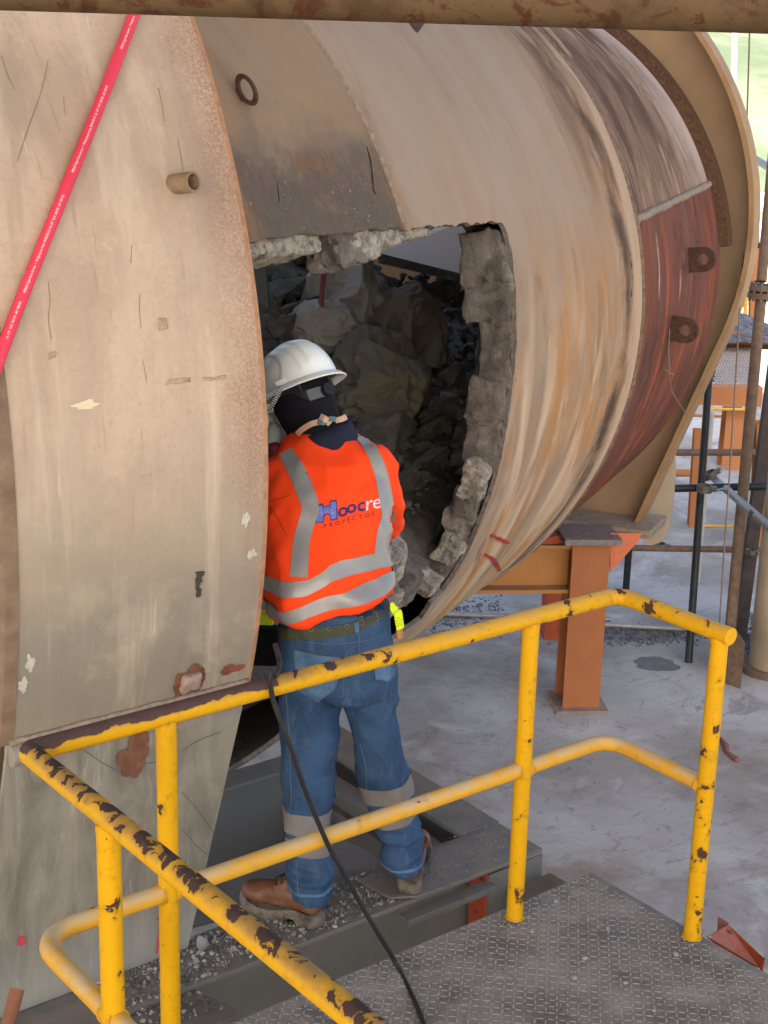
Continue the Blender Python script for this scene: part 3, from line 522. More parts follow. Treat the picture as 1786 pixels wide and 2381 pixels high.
mk('inner_post', prism(q, FH*.06), flat('grey_green_post', (.17, .185, .165), .7, 0, .15, 5), label='grey green steel post at the left inside the opening', cat='post')
pf = onpile(737, 815)-UZ*.03; Dr = depth(pf); mk('inner_pole', tube([atd(763, 490, Dr+.05), atd(757, 590, Dr+.03), atd(746, 710, Dr+.01), pf], .013, 10), flat('dull_red_pole', (.26, .075, .07), .6), smooth=True, label='thin dull red pole standing on the rubble behind the white hard hat', cat='pole')

# ------------------------------------------------------------------ hood at the left
HY, HZ, HR, HX0, HX1 = 2.47, 1.261, 2.059, -.611, .076
def hp(x, ph, r=HR): return V(x, HY-r*math.cos(ph), HZ+r*math.sin(ph))
def hhit(px, py, r=HR):
    d = ray(px, py); a = d[1]**2+d[2]**2; b = 2*(d[1]*(CAM[1]-HY)+d[2]*(CAM[2]-HZ)); c = (CAM[1]-HY)**2+(CAM[2]-HZ)**2-r*r; D = max(0, b*b-4*a*c)
    p = CAM+d*(-b-math.sqrt(D))/(2*a); return p[0], math.atan2(p[2]-HZ, HY-p[1])
PHS = -.285
m = Mat('hood_dusty_paint', .62, 0, .25); v = m.co(); X, Y, Z = m.sep(v); fine = m.noise(75, 6, .72, v); big = m.noise(2.2, 6, .6, v, .4); st = m.noise(1, 6, .68, m.co(scale=(14, 3, 1.6)), .4)
c = m.mix(m.ramp(big, .3, .7), (.385, .285, .205), (.51, .385, .28)); c = m.mix(m.mul(m.ramp(st, .5, .72), .4), c, (.34, .26, .19)); c = m.mix(m.mul(m.ramp(m.noise(1.1, 6, .65, m.co(scale=(2, 1, .7), loc=(5, 5, 1)), .6), .5, .7), .5), c, (.34, .265, .20))
c = m.mix(m.mul(m.ramp(fine, .5, .7), .30), c, (.30, .205, .13)); c = m.mix(m.mul(m.ramp(fine, .46, .3), .22), c, (.60, .46, .33))
gz = m.ramp(m.add(Z, m.mul(m.noise(2.5, 5, .62, v), .7)), 2.15, 1.3); c = m.mix(m.mul(gz, .85), c, m.mix(st, (.145, .135, .11), (.245, .225, .18)))  # greyer lower down: grey paint and grime, plus underside shade put in the colour
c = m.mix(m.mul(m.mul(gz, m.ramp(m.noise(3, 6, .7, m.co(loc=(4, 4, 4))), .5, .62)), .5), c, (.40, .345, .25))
edge = m.mul(m.ramp(m.add(X, m.mul(m.math('SUBTRACT', m.noise(3.5, 5, .65, v), .5), .22)), .5*(HX1-HX0)-.155, .5*(HX1-HX0)+.01), m.ramp(Z, .95, 1.6)); sc1 = m.noise(1, 3, .5, m.co(scale=(60, 20, 2.2), loc=(4, 1, 7)), .6); c = m.mix(m.mul(m.ramp(sc1, .66, .70), .35), c, (.27, .19, .13))
dr = m.noise(1, 5, .6, m.co(scale=(9, 4, .55), loc=(2, 7, 3)), .5); c = m.mix(m.mul(m.ramp(dr, .52, .72), .45), c, (.60, .49, .37)); c = m.mix(m.mul(m.ramp(dr, .46, .30), .40), c, (.25, .20, .155))
c = m.mix(m.mul(m.ramp(m.noise(1.6, 6, .7, m.co(loc=(9, 9, 2)), .8), .55, .72), .5), c, (.30, .27, .215))
c = m.mix(m.mul(m.mul(edge, m.ramp(m.noise(150, 5, .75, v), .34, .62)), .8), c, (.27, .13, .075))
c = m.mix(m.mul(m.ramp(m.noise(1, 5, .7, m.co(scale=(26, 6, 1.2), loc=(3, 1, 2)), .3), .66, .72), .4), c, (.66, .58, .47))
c = m.mix(m.mul(m.ramp(m.noise(6, 6, .72, m.co(loc=(8, 2, 5)), .4), .68, .72), .75), c, (.17, .13, .10))
c = m.mix(m.mul(m.ramp(m.noise(3.6, 4, .5, m.co(loc=(1, 9, 3))), .74, .765), m.ramp(m.noise(30, 5, .7, v), .42, .5)), c, (.72, .68, .62))
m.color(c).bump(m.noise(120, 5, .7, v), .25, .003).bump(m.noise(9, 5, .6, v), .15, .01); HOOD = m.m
hood = thing('hood', 'tall curved dusty beige steel hood filling the left side, overlapping the kiln drum', 'hood', V((HX0+HX1)/2, .5, -.15))
nx, nphi = 24, 150; xs = np.linspace(HX0, HX1, nx); ph = np.linspace(PHS, math.pi+.3, nphi)
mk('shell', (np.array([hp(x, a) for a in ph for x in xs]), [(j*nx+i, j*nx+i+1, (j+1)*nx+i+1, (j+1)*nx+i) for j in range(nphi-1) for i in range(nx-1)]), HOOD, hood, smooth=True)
HR2 = HR-.016; prof = [(HX1-.0005, HR+.001), (HX1+.012, HR-.001), (HX1+.012, HR-.018), (HX1-.05, HR-.018)]
mk('rim', ring_sweep([np.array([hp(x, a, r) for x, r in prof]) for a in ph]), flat('hood_cut_rim', (.34, .19, .11), .8, 0, .3, 40, .4), hood)
mk('inner_ring', ring_sweep([np.array([hp(HX1-.03, a, HR-.02), hp(HX1-.03, a, 1.80), hp(HX1-.05, a, 1.80), hp(HX1-.05, a, HR-.02)]) for a in ph]), SOOT, hood)
EP = flat('rusty_end_plate', (.13, .085, .055), .85, 0, .45, 6, .3, 50)
pts = [hp(HX0-.008, a, HR-.03) for a in np.linspace(PHS-.2, math.pi+.3, 60)]; mk('end_plate', prism(pts, V(.012, 0, 0)), EP, hood)
prof = [(HX0-.03, HR+.004), (HX0+.004, HR+.004), (HX0+.004, HR-.03), (HX0-.03, HR-.03)]
mk('end_flange', ring_sweep([np.array([hp(x, a, r) for x, r in prof]) for a in ph]), flat('flange_edge', (.20, .135, .09), .75, 0, .35, 14), hood)
# skirt plate below the seam
m = Mat('skirt_bare_paint', .55, 0, .3); v = m.co(); X, Y, Z = m.sep(v); st = m.noise(1, 6, .68, m.co(scale=(9, 6, 2.2), loc=(1, 3, 2)), .8)
c = m.mix(m.ramp(st, .3, .7), (.135, .125, .10), (.27, .245, .195)); c = m.mix(m.mul(m.ramp(m.noise(1.8, 5, .6, v), .45, .65), .6), c, (.31, .28, .225)); c = m.mix(m.mul(m.ramp(m.noise(1, 5, .7, m.co(scale=(40, 20, 4)), .6), .56, .7), .35), c, (.50, .46, .38))
c = m.mix(m.mul(m.ramp(m.add(Z, m.mul(st, .3)), .42, .12), .6), c, (.30, .315, .30)); c = m.mix(m.mul(m.ramp(m.noise(70, 5, .7, v), .6, .72), .5), c, (.17, .15, .12))
m.color(c).bump(st, .35, .012).bump(m.noise(60, 4, .6, v), .2, .003); SKIRT = m.m
sy = hp(0, PHS)[1]; sz = hp(0, PHS)[2]
a1, a2 = ony(561, 1622, sy), ony(28, 1700, sy); a2 = V(HX0-.005, sy, sz); a1 = V(HX1+.004, sy, sz); b1, b2 = onz(441, 2207, -.145), V(-.70, .625, -.145)
for q in (b1, b2): q[1] = .60
nq = 14; sv = [a1+(a2-a1)*u+((b1+(b2-b1)*u)-(a1+(a2-a1)*u))*w for w in np.linspace(0, 1, nq) for u in np.linspace(0, 1, nq)]; sv = [p+V(0, .004*mnoise.noise(Vector(p*4)), 0) for p in sv]
sf = [(j*nq+i, j*nq+i+1, (j+1)*nq+i+1, (j+1)*nq+i) for j in range(nq-1) for i in range(nq-1)]; sv2 = [p+V(0, .014, 0) for p in sv]; bd = [i for i in range(nq)]+[(j+1)*nq-1 for j in range(1, nq)]+[nq*nq-1-i for i in range(1, nq)]+[(nq-1-j)*nq for j in range(1, nq-1)]; N2 = nq*nq
mk('skirt_plate', (np.array(sv+sv2), sf+[tuple(i+N2 for i in q)[::-1] for q in sf]+[(bd[i], bd[(i+1) % len(bd)], N2+bd[(i+1) % len(bd)], N2+bd[i]) for i in range(len(bd))]), SKIRT, hood, smooth='auto')
mk('seam_bar', tube([a2+V(-.0, -.004, -.03), a1+V(-.012, -.004, -.03)], [.03, .028], 14), SKIRT, hood, smooth='auto')
wb = dense([a2+V(0, -.006, .006), a1+V(-.004, -.006, .006)], .02); mk('weld_seam', tube([p+.003*V(0, mnoise.noise(Vector(p*50)), mnoise.noise(Vector(p*50+V(1, 2, 3)))) for p in wb], .008, 7), WELD, hood, smooth=True)
# stub pipe, capped stub, weld scars, rust stains
x, a = hhit(408, 428); p = hp(x, a); ot = nrm(V(.25, -math.cos(a), math.sin(a)*.4)); tv, tf = tube([p-ot*.01, p+ot*.062], .025, 20, False)
tv2, _ = tube([p+ot*.062, p-ot*.01], .019, 20, False); n0 = 20; tvv = np.vstack([tv, tube([p-ot*.01, p+ot*.062], .0195, 20, False)[0]])
mk('pipe_stub', (tvv, [(k, (k+1) % n0, n0+(k+1) % n0, n0+k) for k in range(n0)]+[(2*n0+k, 3*n0+k, 3*n0+(k+1) % n0, 2*n0+(k+1) % n0) for k in range(n0)]+[(n0+k, n0+(k+1) % n0, 3*n0+(k+1) % n0, 3*n0+k) for k in range(n0)]), flat('rusty_stub', (.24, .17, .11), .8, 0, .3, 30, .4), hood, smooth='auto')
x, a = hhit(440, 1583); p = hp(x, a); ot = V(0, -math.cos(a), math.sin(a)); mk('capped_stub', join([lump(p+ot*.004, (.055, .05, .03), (V(1, 0, 0), np.cross(ot, V(1, 0, 0)), ot), 5, 5, .25, 5)]), flat('stub_scale', (.34, .25, .21), .8, 0, .4, 40, .5), hood, smooth=True)
def stain(q, rad, mat, seed, asp=1., hit=None, off=.0022, n=90, nm='rust_stain', rough=.5):
    if hit is None: x, a = hhit(*q); o = lambda dx, dz: hp(x+dx, a+dz/HR, HR+off)
    else: o = hit
    vs = [o(0, 0)]
    for k in range(n): w = 2*math.pi*k/n; rr = rad*(1+rough*mnoise.noise(Vector((math.cos(w)*1.3, math.sin(w)*1.3, seed)))+rough*.25*mnoise.noise(Vector((math.cos(w)*5, math.sin(w)*5, seed)))+rough*.18*mnoise.noise(Vector((math.cos(w)*14, math.sin(w)*14, seed)))); vs.append(o(rr*math.cos(w), rr*asp*math.sin(w)))
    mk(nm, (np.array(vs), [(0, 1+k, 1+(k+1) % n) for k in range(n)]), mat, hood)
RUSTS = flat('rust_bloom', (.16, .075, .045), .9, 0, .4, 30, .4); PATCH = flat('pale_scraped_paint', (.46, .43, .37), .8, 0, .2, 60)
stain((440, 1583), .052, RUSTS, 3); stain((536, 1556), .036, flat('primer_patch', (.185, .065, .045), .85, 0, .3, 30), 9, .45)
stain((70, 1540), .013, PATCH, 21, 1.5, nm='scraped_patch', rough=.8); stain((570, 1208), .012, PATCH, 33, 1.5, nm='scraped_patch', rough=.8); stain((585, 1286), .013, PATCH, 37, 1., nm='scraped_patch', rough=.8); stain((52, 1592), .013, PATCH, 23, 1.3, nm='scraped_patch', rough=.8); stain((195, 942), .03, flat('yellowish_scrape', (.62, .53, .38), .8), 25, .3, nm='scraped_patch', rough=.8)
sk = lambda q: ony(q[0], q[1], .55)
def onsk(px, py):   # on the skirt plane
    return onplane(px, py, a1, nrm(np.cross(a2-a1, b1-a1)))+V(0, -.006, 0)
c_ = onsk(305, 1765); stain(None, .042, RUSTS, 11, 1.3, lambda dx, dz: c_+V(dx, 0, dz)-V(0, dz*.13, 0)); c2_ = onsk(322, 1715); stain(None, .028, RUSTS, 14, 1.8, lambda dx, dz: c2_+V(dx, 0, dz)-V(0, dz*.13, 0))
for q, sc, sd in (((378, 752), .018, 6), ((420, 885), .028, 8), ((495, 880), .02, 10), ((122, 826), .013, 12)):
    x, a = hhit(*q); p = hp(x, a); ot = V(0, -math.cos(a), math.sin(a)); mk('weld_scar', lump(p, (sc*2.4 if sd in (8, 10) else sc*1.2, sc*(.4 if sd in (8, 10) else 1.2), .005), (V(1, 0, 0), np.cross(ot, V(1, 0, 0)), ot), sd, 7, .6, 14), flat('scar_soot' if sd in (2, 4) else 'scar_dust', (.06, .05, .045) if sd in (2, 4) else (.36, .255, .175), .9, 0, .25, 60, .5), hood, smooth=True)
x, a = hhit(461, 1356); p = hp(x, a); ot = V(0, -math.cos(a), math.sin(a)); up_v = np.cross(ot, V(1, 0, 0))
mk('weld_scar', join([lump(p+V(1, 0, 0)*u+up_v*w, (sx, sy_, .011), (V(1, 0, 0), up_v, ot), int(w*1000)+50, 8, .75, 12) for u, w, sx, sy_ in ((.004, .026, .020, .010), (.001, .016, .010, .015), (-.003, .004, .009, .018), (-.002, -.010, .008, .016), (.002, -.024, .011, .020))]), flat('scar_soot', (.06, .048, .04), .9, 0, .4, 80, .6), hood, smooth=True)
SCR = flat('scratch_line', (.30, .20, .125), .8)
for pts in ([(112, 655), (116, 700), (113, 740), (119, 790)], [(112, 140), (95, 215), (65, 300), (40, 375)], [(3, 130), (20, 180), (34, 208)], [(368, 205), (376, 240), (382, 283)], [(413, 320), (420, 360), (426, 396)], [(325, 683), (324, 720), (327, 760)], [(332, 838), (338, 870), (341, 890)], [(306, 570), (304, 612)], [(148, 225), (150, 265)]):
    P = [hp(*hhit(*q), HR+.001) for q in spline(pts, 5)]; mk('scratch', tube(P, [.0006+.0009*abs(mnoise.noise(Vector(q*30))) for q in P], 5), SCR, hood)
for pts in ([(192, 1742), (230, 1768), (268, 1790)], [(420, 1745), (460, 1720), (512, 1700)], [(300, 1785), (330, 1775), (362, 1770)], [(420, 1840), (455, 1880), (495, 1935)], [(420, 1925), (450, 1960), (478, 1985)]):
    P = [onsk(*q) for q in spline(pts, 5)]; mk('scratch', tube(P, .0008, 5), flat('pencil_scratch', (.10, .095, .08), .8), hood)
RP = flat('red_paint_pen', (.42, .06, .07), .7)
mk('paint_arrow', join([tube([onsk(362, 2215), onsk(373, 2130)], .003, 6), prism([onsk(362, 2136), onsk(374, 2118), onsk(379, 2142)], V(0, -.002, 0))]), RP, hood)
stain(None, .012, RP, 5, 1.2, (lambda cc: (lambda dx, dz: cc+V(dx, 0, dz)))(onsk(48, 2186)), nm='paint_dot')

# red hose lying against the hood
hx = [(340, -40), (312, 28), (282, 105), (247, 195), (205, 300), (163, 402), (119, 510), (75, 617), (36, 715), (4, 800), (-30, 890), (-80, 1020)]
HPTS = [hp(*hhit(*q), HR+.017) for q in hx]; HPATH = np.array(spline(HPTS, 10))
m = Mat('red_hose_rubber', .38); v = m.co(); c = m.mix(m.noise(9, 4, .6, v), (.60, .038, .075), (.68, .06, .10)); m.color(m.mix(m.mul(m.ramp(m.noise(40, 5, .7, v), .6, .75), .35), c, (.45, .25, .20))); HOSE = m.m
hose = mk('hose', tube(HPATH, .0148, 18), HOSE, smooth=True, origin=HPTS[6], label='red rubber hose with white print slanting across the beige hood', cat='hose')
cum = np.r_[0, np.cumsum(np.linalg.norm(np.diff(HPATH, axis=0), axis=1))]
def text_mesh(s, size, font_bold=False):
    cu = bpy.data.curves.new('t', 'FONT'); cu.body = s; cu.size = size; cu.resolution_u = 2; cu.offset = .0 if not font_bold else size*.022; o = bpy.data.objects.new('t', cu); COL.objects.link(o)
    bpy.context.view_layer.update(); me = o.evaluated_get(bpy.context.evaluated_depsgraph_get()).to_mesh(); v = np.array([q.co[:] for q in me.vertices]); f = [tuple(p.vertices) for p in me.polygons]; bpy.data.objects.remove(o); bpy.data.curves.remove(cu); return v, f
def subdiv(vf, it=1):
    me = bpy.data.meshes.new('s'); me.from_pydata(np.asarray(vf[0]).tolist(), [], vf[1]); bm = bmesh.new(); bm.from_mesh(me); bmesh.ops.triangulate(bm, faces=bm.faces)
    for _ in range(it): bmesh.ops.subdivide_edges(bm, edges=[e for e in bm.edges if e.calc_length() > .006], cuts=1)
    v = np.array([q.co[:] for q in bm.verts]); f = [tuple(x.index for x in p.verts) for p in bm.faces]; bm.free(); bpy.data.meshes.remove(me); return v, f
PRINT = flat('white_print', (.80, .70, .70), .6)
# print reads upwards along the hose
def rev_print(s, px_start, size=.0085):
    x, f = text_mesh(s, size); q0 = hp(*hhit(*px_start), HR+.017); s0 = cum[np.linalg.norm(HPATH-q0, axis=1).argmin()]; out = []
    for a, b, _ in x:
        a *= .72; l = np.clip(s0-a, .001, cum[-1]-.001); i = int(np.clip(np.searchsorted(cum, l)-1, 0, len(HPATH)-2)); t = (l-cum[i])/(cum[i+1]-cum[i]); p = HPATH[i]*(1-t)+HPATH[i+1]*t; T = nrm(HPATH[i]-HPATH[i+1]); vd = nrm(CAM-p); vd = nrm(vd-T*(vd@T)); sd = np.cross(vd, T)
        w = (b-size*.35)/.0151; out.append(p+.0151*(math.cos(w)*vd+math.sin(w)*sd))
    mk('hose_print', (np.array(out), f), PRINT, hose)
rev_print('REFLEX Eagle Hose Service  >  Multipurpose Hose  BHS0150-12  I.A. 3/4"  W.P. 300 PSI - B.P. 900 PSI', (57, 688))
rev_print('REFLEX Eagle Hose Service  >  Multipurpose Hose  BHS0150-12  I.A. 3/4"  W.P. 300 PSI - B.P. 900 PSI', (172, 415))
rev_print('REFLEX Eagle Hose Service  >  Multipurpose', (272, 128))
rev_print('I.A. 3/4"  W.P. 300 PSI - B.P. 900 PSI', (2, 790))
# ------------------------------------------------------------------ housing plate behind the drum end
DC = KO+AX*3.2+V(0, 0, .28); DR = 1.839
def dpt(u, w, off=0.): return DC+KN*u+KZ*w+AX*off
def duv(px, py): p = onplane(px, py, DC, AX)-DC; return p@KN, p@KZ
fu, fz = duv(1497, 1203); lu = duv(1345, 1203)
d0 = math.hypot(fu, fz); aF = math.atan2(fz, fu); aT = aF+math.acos(min(1, DR/d0))
arc = [(DR*math.cos(a), DR*math.sin(a)) for a in np.linspace(aT, math.pi-aT, 90)]; outl = [(fu, fz)]+arc+[(-fu, fz)]
housing = thing('end_housing', 'tall tan steel housing plate with a raised rim behind the end of the kiln drum', 'housing', DC+KZ*fz)
mk('face_plate', prism([dpt(*q, .0) for q in outl], AX*.015), TAN, housing)
def off_line(pl, d):
    P = np.array(pl); out = []
    for i in range(len(P)):
        t = nrm(P[min(i+1, len(P)-1)]-P[max(i-1, 0)]); out.append(P[i]+V(t[1], -t[0])*d)
    return out
ol = [(fu, fz)]+arc+[(-fu, fz)]
rg = [np.array([dpt(*a, -.17), dpt(*a, .03), dpt(*b, .03), dpt(*b, -.17)]) for a, b in zip(off_line(ol, -.02), off_line(ol, .012))]
mk('rim', ring_sweep(rg), TAN_EDGE, housing)
mk('foot_plate', join([box(dpt((fu+lu[0])/2-.15, fz-.015, -.10), (.46, fu-lu[0]+.55, .03), (AX, KN, KZ)), box(dpt((fu+lu[0])/2-.13, fz-.052, -.08), (.40, fu-lu[0]+.5, .03), (AX, KN, KZ))]), flat('dusty_foot_plate', (.30, .24, .175), .8, 0, .25, 20), housing, bevel=.004)
sp = [onplane(*q, DC+AX*.35, AX) for q in ((1500, 1205), (1536, 1090), (1566, 985), (1571, 1090), (1566, 1160), (1556, 1215), (1548, 1245), (1535, 1262), (1515, 1268), (1495, 1266))]
mk('side_plate', prism(sp, AX*.02), TAN_LIGHT, housing)
# ------------------------------------------------------------------ orange support frame
CB = onz(1350, 1652, FL); Dc = depth(CB); ztop = onplane(1375, 1262, CB, V(math.cos(1.0), math.sin(1.0), 0))[2]
def hcol(name, base, h, w, d, t, ax, mat, parent, bevel=0):   # H column: flanges facing -ax and +ax
    sd = nrm(V(ax[1], -ax[0], 0)); a = nrm(V(ax[0], ax[1], 0)); pr = [(-w/2, 0), (w/2, 0), (w/2, t), (t/2, t), (t/2, d-t), (w/2, d-t), (w/2, d), (-w/2, d), (-w/2, d-t), (-t/2, d-t), (-t/2, t), (-w/2, t)]
    return mk(name, prism([base+sd*x+a*y for x, y in pr], UZ*h), mat, parent)
oframe = thing('support_frame', 'orange steel column and beam carrying the tan housing behind the yellow rail', 'steel frame', CB)
cw = 86*Dc/F_PX; CAX = V(math.cos(1.0), math.sin(1.0), 0); CN = V(CAX[1], -CAX[0], 0)
ORP = painted('orange_column_paint', (.36, .13, .05), (.09, .04, .025), .73, 10, (.30, .25, .22), .6, .6, .2); v_ = None
hcol('column', CB, ztop-FL, cw, .24, .016, CAX, ORP, oframe)
0 and mk('base_dust', box(CB+UZ*.04+CAX*.1, (.3, cw+.06, .08), (nrm(CAX), CN, UZ)), flat('dust_skirt', (.22, .20, .18), .95, 0, .2, 20), oframe, bevel=.02)
bl0 = onplane(1333, 1290, CB+CAX*.02, CAX); bl0[2] = ztop-.06; bt = onplane(1250, 1262, CB, CAX)[2]
zb0 = onplane(1300, 1385, CB, CAX)[2]
mk('beam', ibeam(V(*bl0[:2], ztop-.03)+CAX*.12, V(*bl0[:2], ztop-.03)+CAX*.12-CN*2.6, CAX, ztop-.03-zb0, .2, .022, .014, UZ), painted('amber_beam_paint', (.42, .19, .06), (.08, .04, .03), .74, 8, (.27, .20, .16), .9, .5, .15), oframe)
mk('top_cap', join([box(V(*onplane(1375, 1250, CB, CAX)[:2], ztop+.02)+CAX*.1, (.34, cw+.12, .04), (nrm(CAX), CN, UZ))]), flat('grimy_cap', (.20, .165, .15), .95, 0, .3, 30, .5), oframe, bevel=.006)
g = [onplane(*q, CB+CAX*.04, CAX) for q in ((1419, 1240), (1492, 1240), (1486, 1256), (1419, 1332))]; mk('gusset', prism(g, CAX*.02), painted('gusset_paint', (.56, .16, .075), (.09, .04, .025), .8, 8, (.3, .25, .2), .4), oframe)
c2 = onz(1285, 1478, FL); mk('column', box(c2+UZ*.6, (.16, .15, 1.2), (nrm(CAX), CN, UZ)), ORANGE_RED, oframe)
mk('stiffener', prism([onplane(*q, CB+CAX*.06, CAX) for q in ((1270, 1250), (1333, 1243), (1333, 1262), (1262, 1266))], CAX*.1), ORANGE_RED, oframe)

mk('base_plate', box(CB+UZ*.01+CAX*.11, (.34, cw+.10, .02), (CAX, CN, UZ)), flat('dusty_base_plate', (.27, .20, .16), .9, 0, .25, 20), oframe, bevel=.003)
# ------------------------------------------------------------------ beams under the worker
ZB = -.15
bf = thing('beam_frame', 'grey steel beam frame with dusty flanges that the worker stands on', 'steel frame', V(.2, .55, -.6))
mk('front_beam', ibeam(V(-2.4, .545, ZB), V(1.195, .545, ZB), V(0, 1, 0), .46, .216, .016, .012), BEAM, bf, bevel=.002)
mk('cross_beam', ibeam(V(1.122, .662, ZB-.002), V(1.145, 1.75, ZB-.002), V(1, 0, 0), .44, .17, .016, .012), BEAM, bf, bevel=.002)
mk('cross_beam', ibeam(V(.985, .67, ZB-.06), V(1.0, 1.6, ZB-.06), V(1, 0, 0), .1, .07, .012, .01), BEAM, bf)
mk('rear_beam', ibeam(V(-.2, 1.45, ZB), V(1.03, 1.45, ZB), V(0, 1, 0), .40, .11, .014, .012), BEAM, bf, bevel=.002)
mk('end_plate', box(V(1.075, .4355, -.37), (.235, .008, .40)), BEAM, bf)
mk('stiffener', box(V(.955, .475, -.36), (.014, .075, .38)), ORANGE_RED, bf)
mk('edge_angle', join([box(V(.78, .424, ZB-.045), (.36, .05, .008)), box(V(.78, .400, ZB-.052), (.36, .006, .02))]), BEAM, bf, bevel=.001)
mk('foot_plate', prism([onz(q[0], q[1], ZB+.006) for q in ((830, 2050), (1130, 1935), (1180, 1955), (1190, 2008), (975, 2088), (905, 2092))], UZ*.008), BEAM, bf, bevel=.002)
mk('walk_sheet', prism([onz(q[0], q[1], ZB-.03) for q in ((440, 2160), (432, 2080), (600, 1985), (762, 1935), (905, 2010), (740, 2085))], UZ*.006), BEAM, bf)
mk('lower_plate', prism([onz(q[0], q[1], ZB-.02) for q in ((-60, 2560), (-60, 2440), (250, 2330), (390, 2270), (550, 2345), (546, 2362), (300, 2460))], -UZ*.022), BEAM, bf, bevel=.002)
mk('cross_beam', ibeam(V(1.11, .40, -.225), V(1.11, -2.2, -.225), V(1, 0, 0), .4, .18, .014, .012), flat('brown_pit_steel', (.16, .115, .08), .85, 0, .3, 8), bf)
def grit(name, pts_fn, n, rmin, rmax, seed, lab, org):
    rs = random.Random(seed); out = []
    for i in range(n):
        p = pts_fn(rs); r = rmin*(rmax/rmin)**(rs.random()**2.2); out.append(rock(p+UZ*r*.3, r, seed*1000+i, 1 if r > .006 else 0, .7, .45) if r > .006 else tetra(p, r, rs))
    return mk(name, join(out), GRIT, origin=org, label=lab, cat='gravel', kind='stuff')
def tetra(p, r, rs):
    bm = [V(rs.uniform(-1, 1), rs.uniform(-1, 1), 0)*r for _ in range(3)]; q = np.array([p+nrm(V(math.cos(a), math.sin(a), 0))*r*rs.uniform(.6, 1.1) for a in (0, 1.6, 3.2, 4.7)]+[p+UZ*r*rs.uniform(.7, 1.2)]); return q, [(0, 1, 4), (1, 2, 4), (2, 3, 4), (3, 0, 4), (3, 2, 1, 0)]
def on_quad(qs, z):
    P = [onz(*q, z) for q in qs]
    def f(rs): u, w = rs.random(), rs.random(); return (P[0]*(1-u)+P[1]*u)*(1-w)+(P[3]*(1-u)+P[2]*u)*w
    return f
fq = on_quad([(455, 2210), (640, 2060), (880, 1975), (900, 2090)], ZB+.002)
def flange_pt(rs): x = rs.uniform(-.35, .62); y = .445+.2*rs.random()**.8; return V(x, y, ZB+.001)
grit('gravel', flange_pt, 3200, .002, .011, 5, 'grey gravel and dust on the beam flange around the left boot', V(.1, .55, ZB))
grit('gravel', on_quad([(60, 2360), (400, 2270), (520, 2345), (180, 2480)], ZB-.018), 700, .002, .014, 6, 'loose gravel heaped on the lower plate at the bottom left', V(-.5, .4, ZB))
grit('gravel', lambda rs: V(rs.uniform(.62, 1.15), .45+.2*rs.random(), ZB+.014), 350, .0015, .006, 8, 'thin dusting of gravel by the right boot', V(.9, .55, ZB))
def stone_at(p, r, seed, lab, g=None, mat=GRIT): return mk('stone', rock(p+UZ*r*.3, r, seed, 2, .7, .4), mat, label=lab, cat='stone', group=g, smooth='auto')
PALE_STONE = flat('pale_stone', (.27, .28, .29), .9, 0, .25, 60, .6)
stone_at(onz(472, 2200, ZB), .034, 31, 'pale split stone lying at the bottom corner of the tapered steel plate', None, PALE_STONE)

# ------------------------------------------------------------------ step landing with checker plate
land = thing('landing', 'dirty steel checker plate landing in the foreground inside the yellow rail', 'landing', V(0, -1, 0))
XE, YE = 1.0132, .0502
mk('checker_plate', box(V((XE-1.9)/2, (YE-2.4)/2, -.004), (XE+1.9, YE+2.4, .008)), PLATE, land)
mk('edge_beam', ibeam(V(-1.85, -.02, -.009), V(.95, -.02, -.009), V(0, 1, 0), .12, .06, .008, .006), BEAM, land)
mk('edge_beam', ibeam(V(.96, -.06, -.009), V(.96, -2.3, -.009), V(1, 0, 0), .12, .06, .008, .006), BEAM, land)
lv, lf = [], []; pit = .0195; i0 = 0
for i in range(-40, 55):
    for j in range(-84, 4):
        x, y = i*pit+.011, j*pit+.02
        if not (-.75 < x < XE-.008 and -1.62 < y < YE-.006): continue
        if random.random() < .10: continue
        sc_ = random.uniform(.72, 1.08)
        w = math.pi/4 if (i+j) % 2 else -math.pi/4; ca, sa = math.cos(w), math.sin(w); n = len(lv)
        for a, b, h in ((-.0115, 0, 0), (-.005, -.0026, 0), (.005, -.0026, 0), (.0115, 0, 0), (.005, .0026, 0), (-.005, .0026, 0), (-.005, 0, .0015), (.005, 0, .0015)): lv.append((x+(a*ca-b*sa)*sc_, y+(a*sa+b*ca)*sc_, h*sc_+.0002))
        lf += [(n+q[0], n+q[1], n+q[2]) if len(q) == 3 else tuple(n+k for k in q) for q in ((0, 1, 6), (1, 2, 7, 6), (2, 3, 7), (3, 4, 7), (4, 5, 6, 7), (5, 0, 6))]
mk('tread_lugs', (np.array(lv), lf), LUG, land, kind='stuff')
grit('grit', lambda rs: V(rs.uniform(-.6, XE-.02), YE-.02-1.4*rs.random(), .001), 5200, .0009, .0042, 9, 'fine grit and crumbs scattered over the checker plate', V(.3, -.5, 0))
for i, (q, r, lab) in enumerate([((1417, 2163), .0125, 'largest pale blue stone in the middle of the checker plate'), ((1335, 2274), .012, 'dark bluish stone nearest the bottom edge of the checker plate'), ((1360, 2230), .009, 'brownish crumb between the two blue stones'), ((1570, 2221), .011, 'flat pale chip in front of the right rail post'), ((1293, 2097), .009, 'whitish chip just right of the middle rail post'), ((1455, 2287), .007, 'small square cream chip at the right of the darkest stone'), ((1521, 2350), .007, 'small lump low on the right of the plate'), ((1237, 2168), .007, 'cream chip in front of the middle post')]):
    stone_at(onz(*q, .001), r, 60+i, lab, None, PALE_STONE if i in (0, 1, 3, 4) else flat('crumb_stone', (.36, .33, .28), .9, 0, .2, 60))
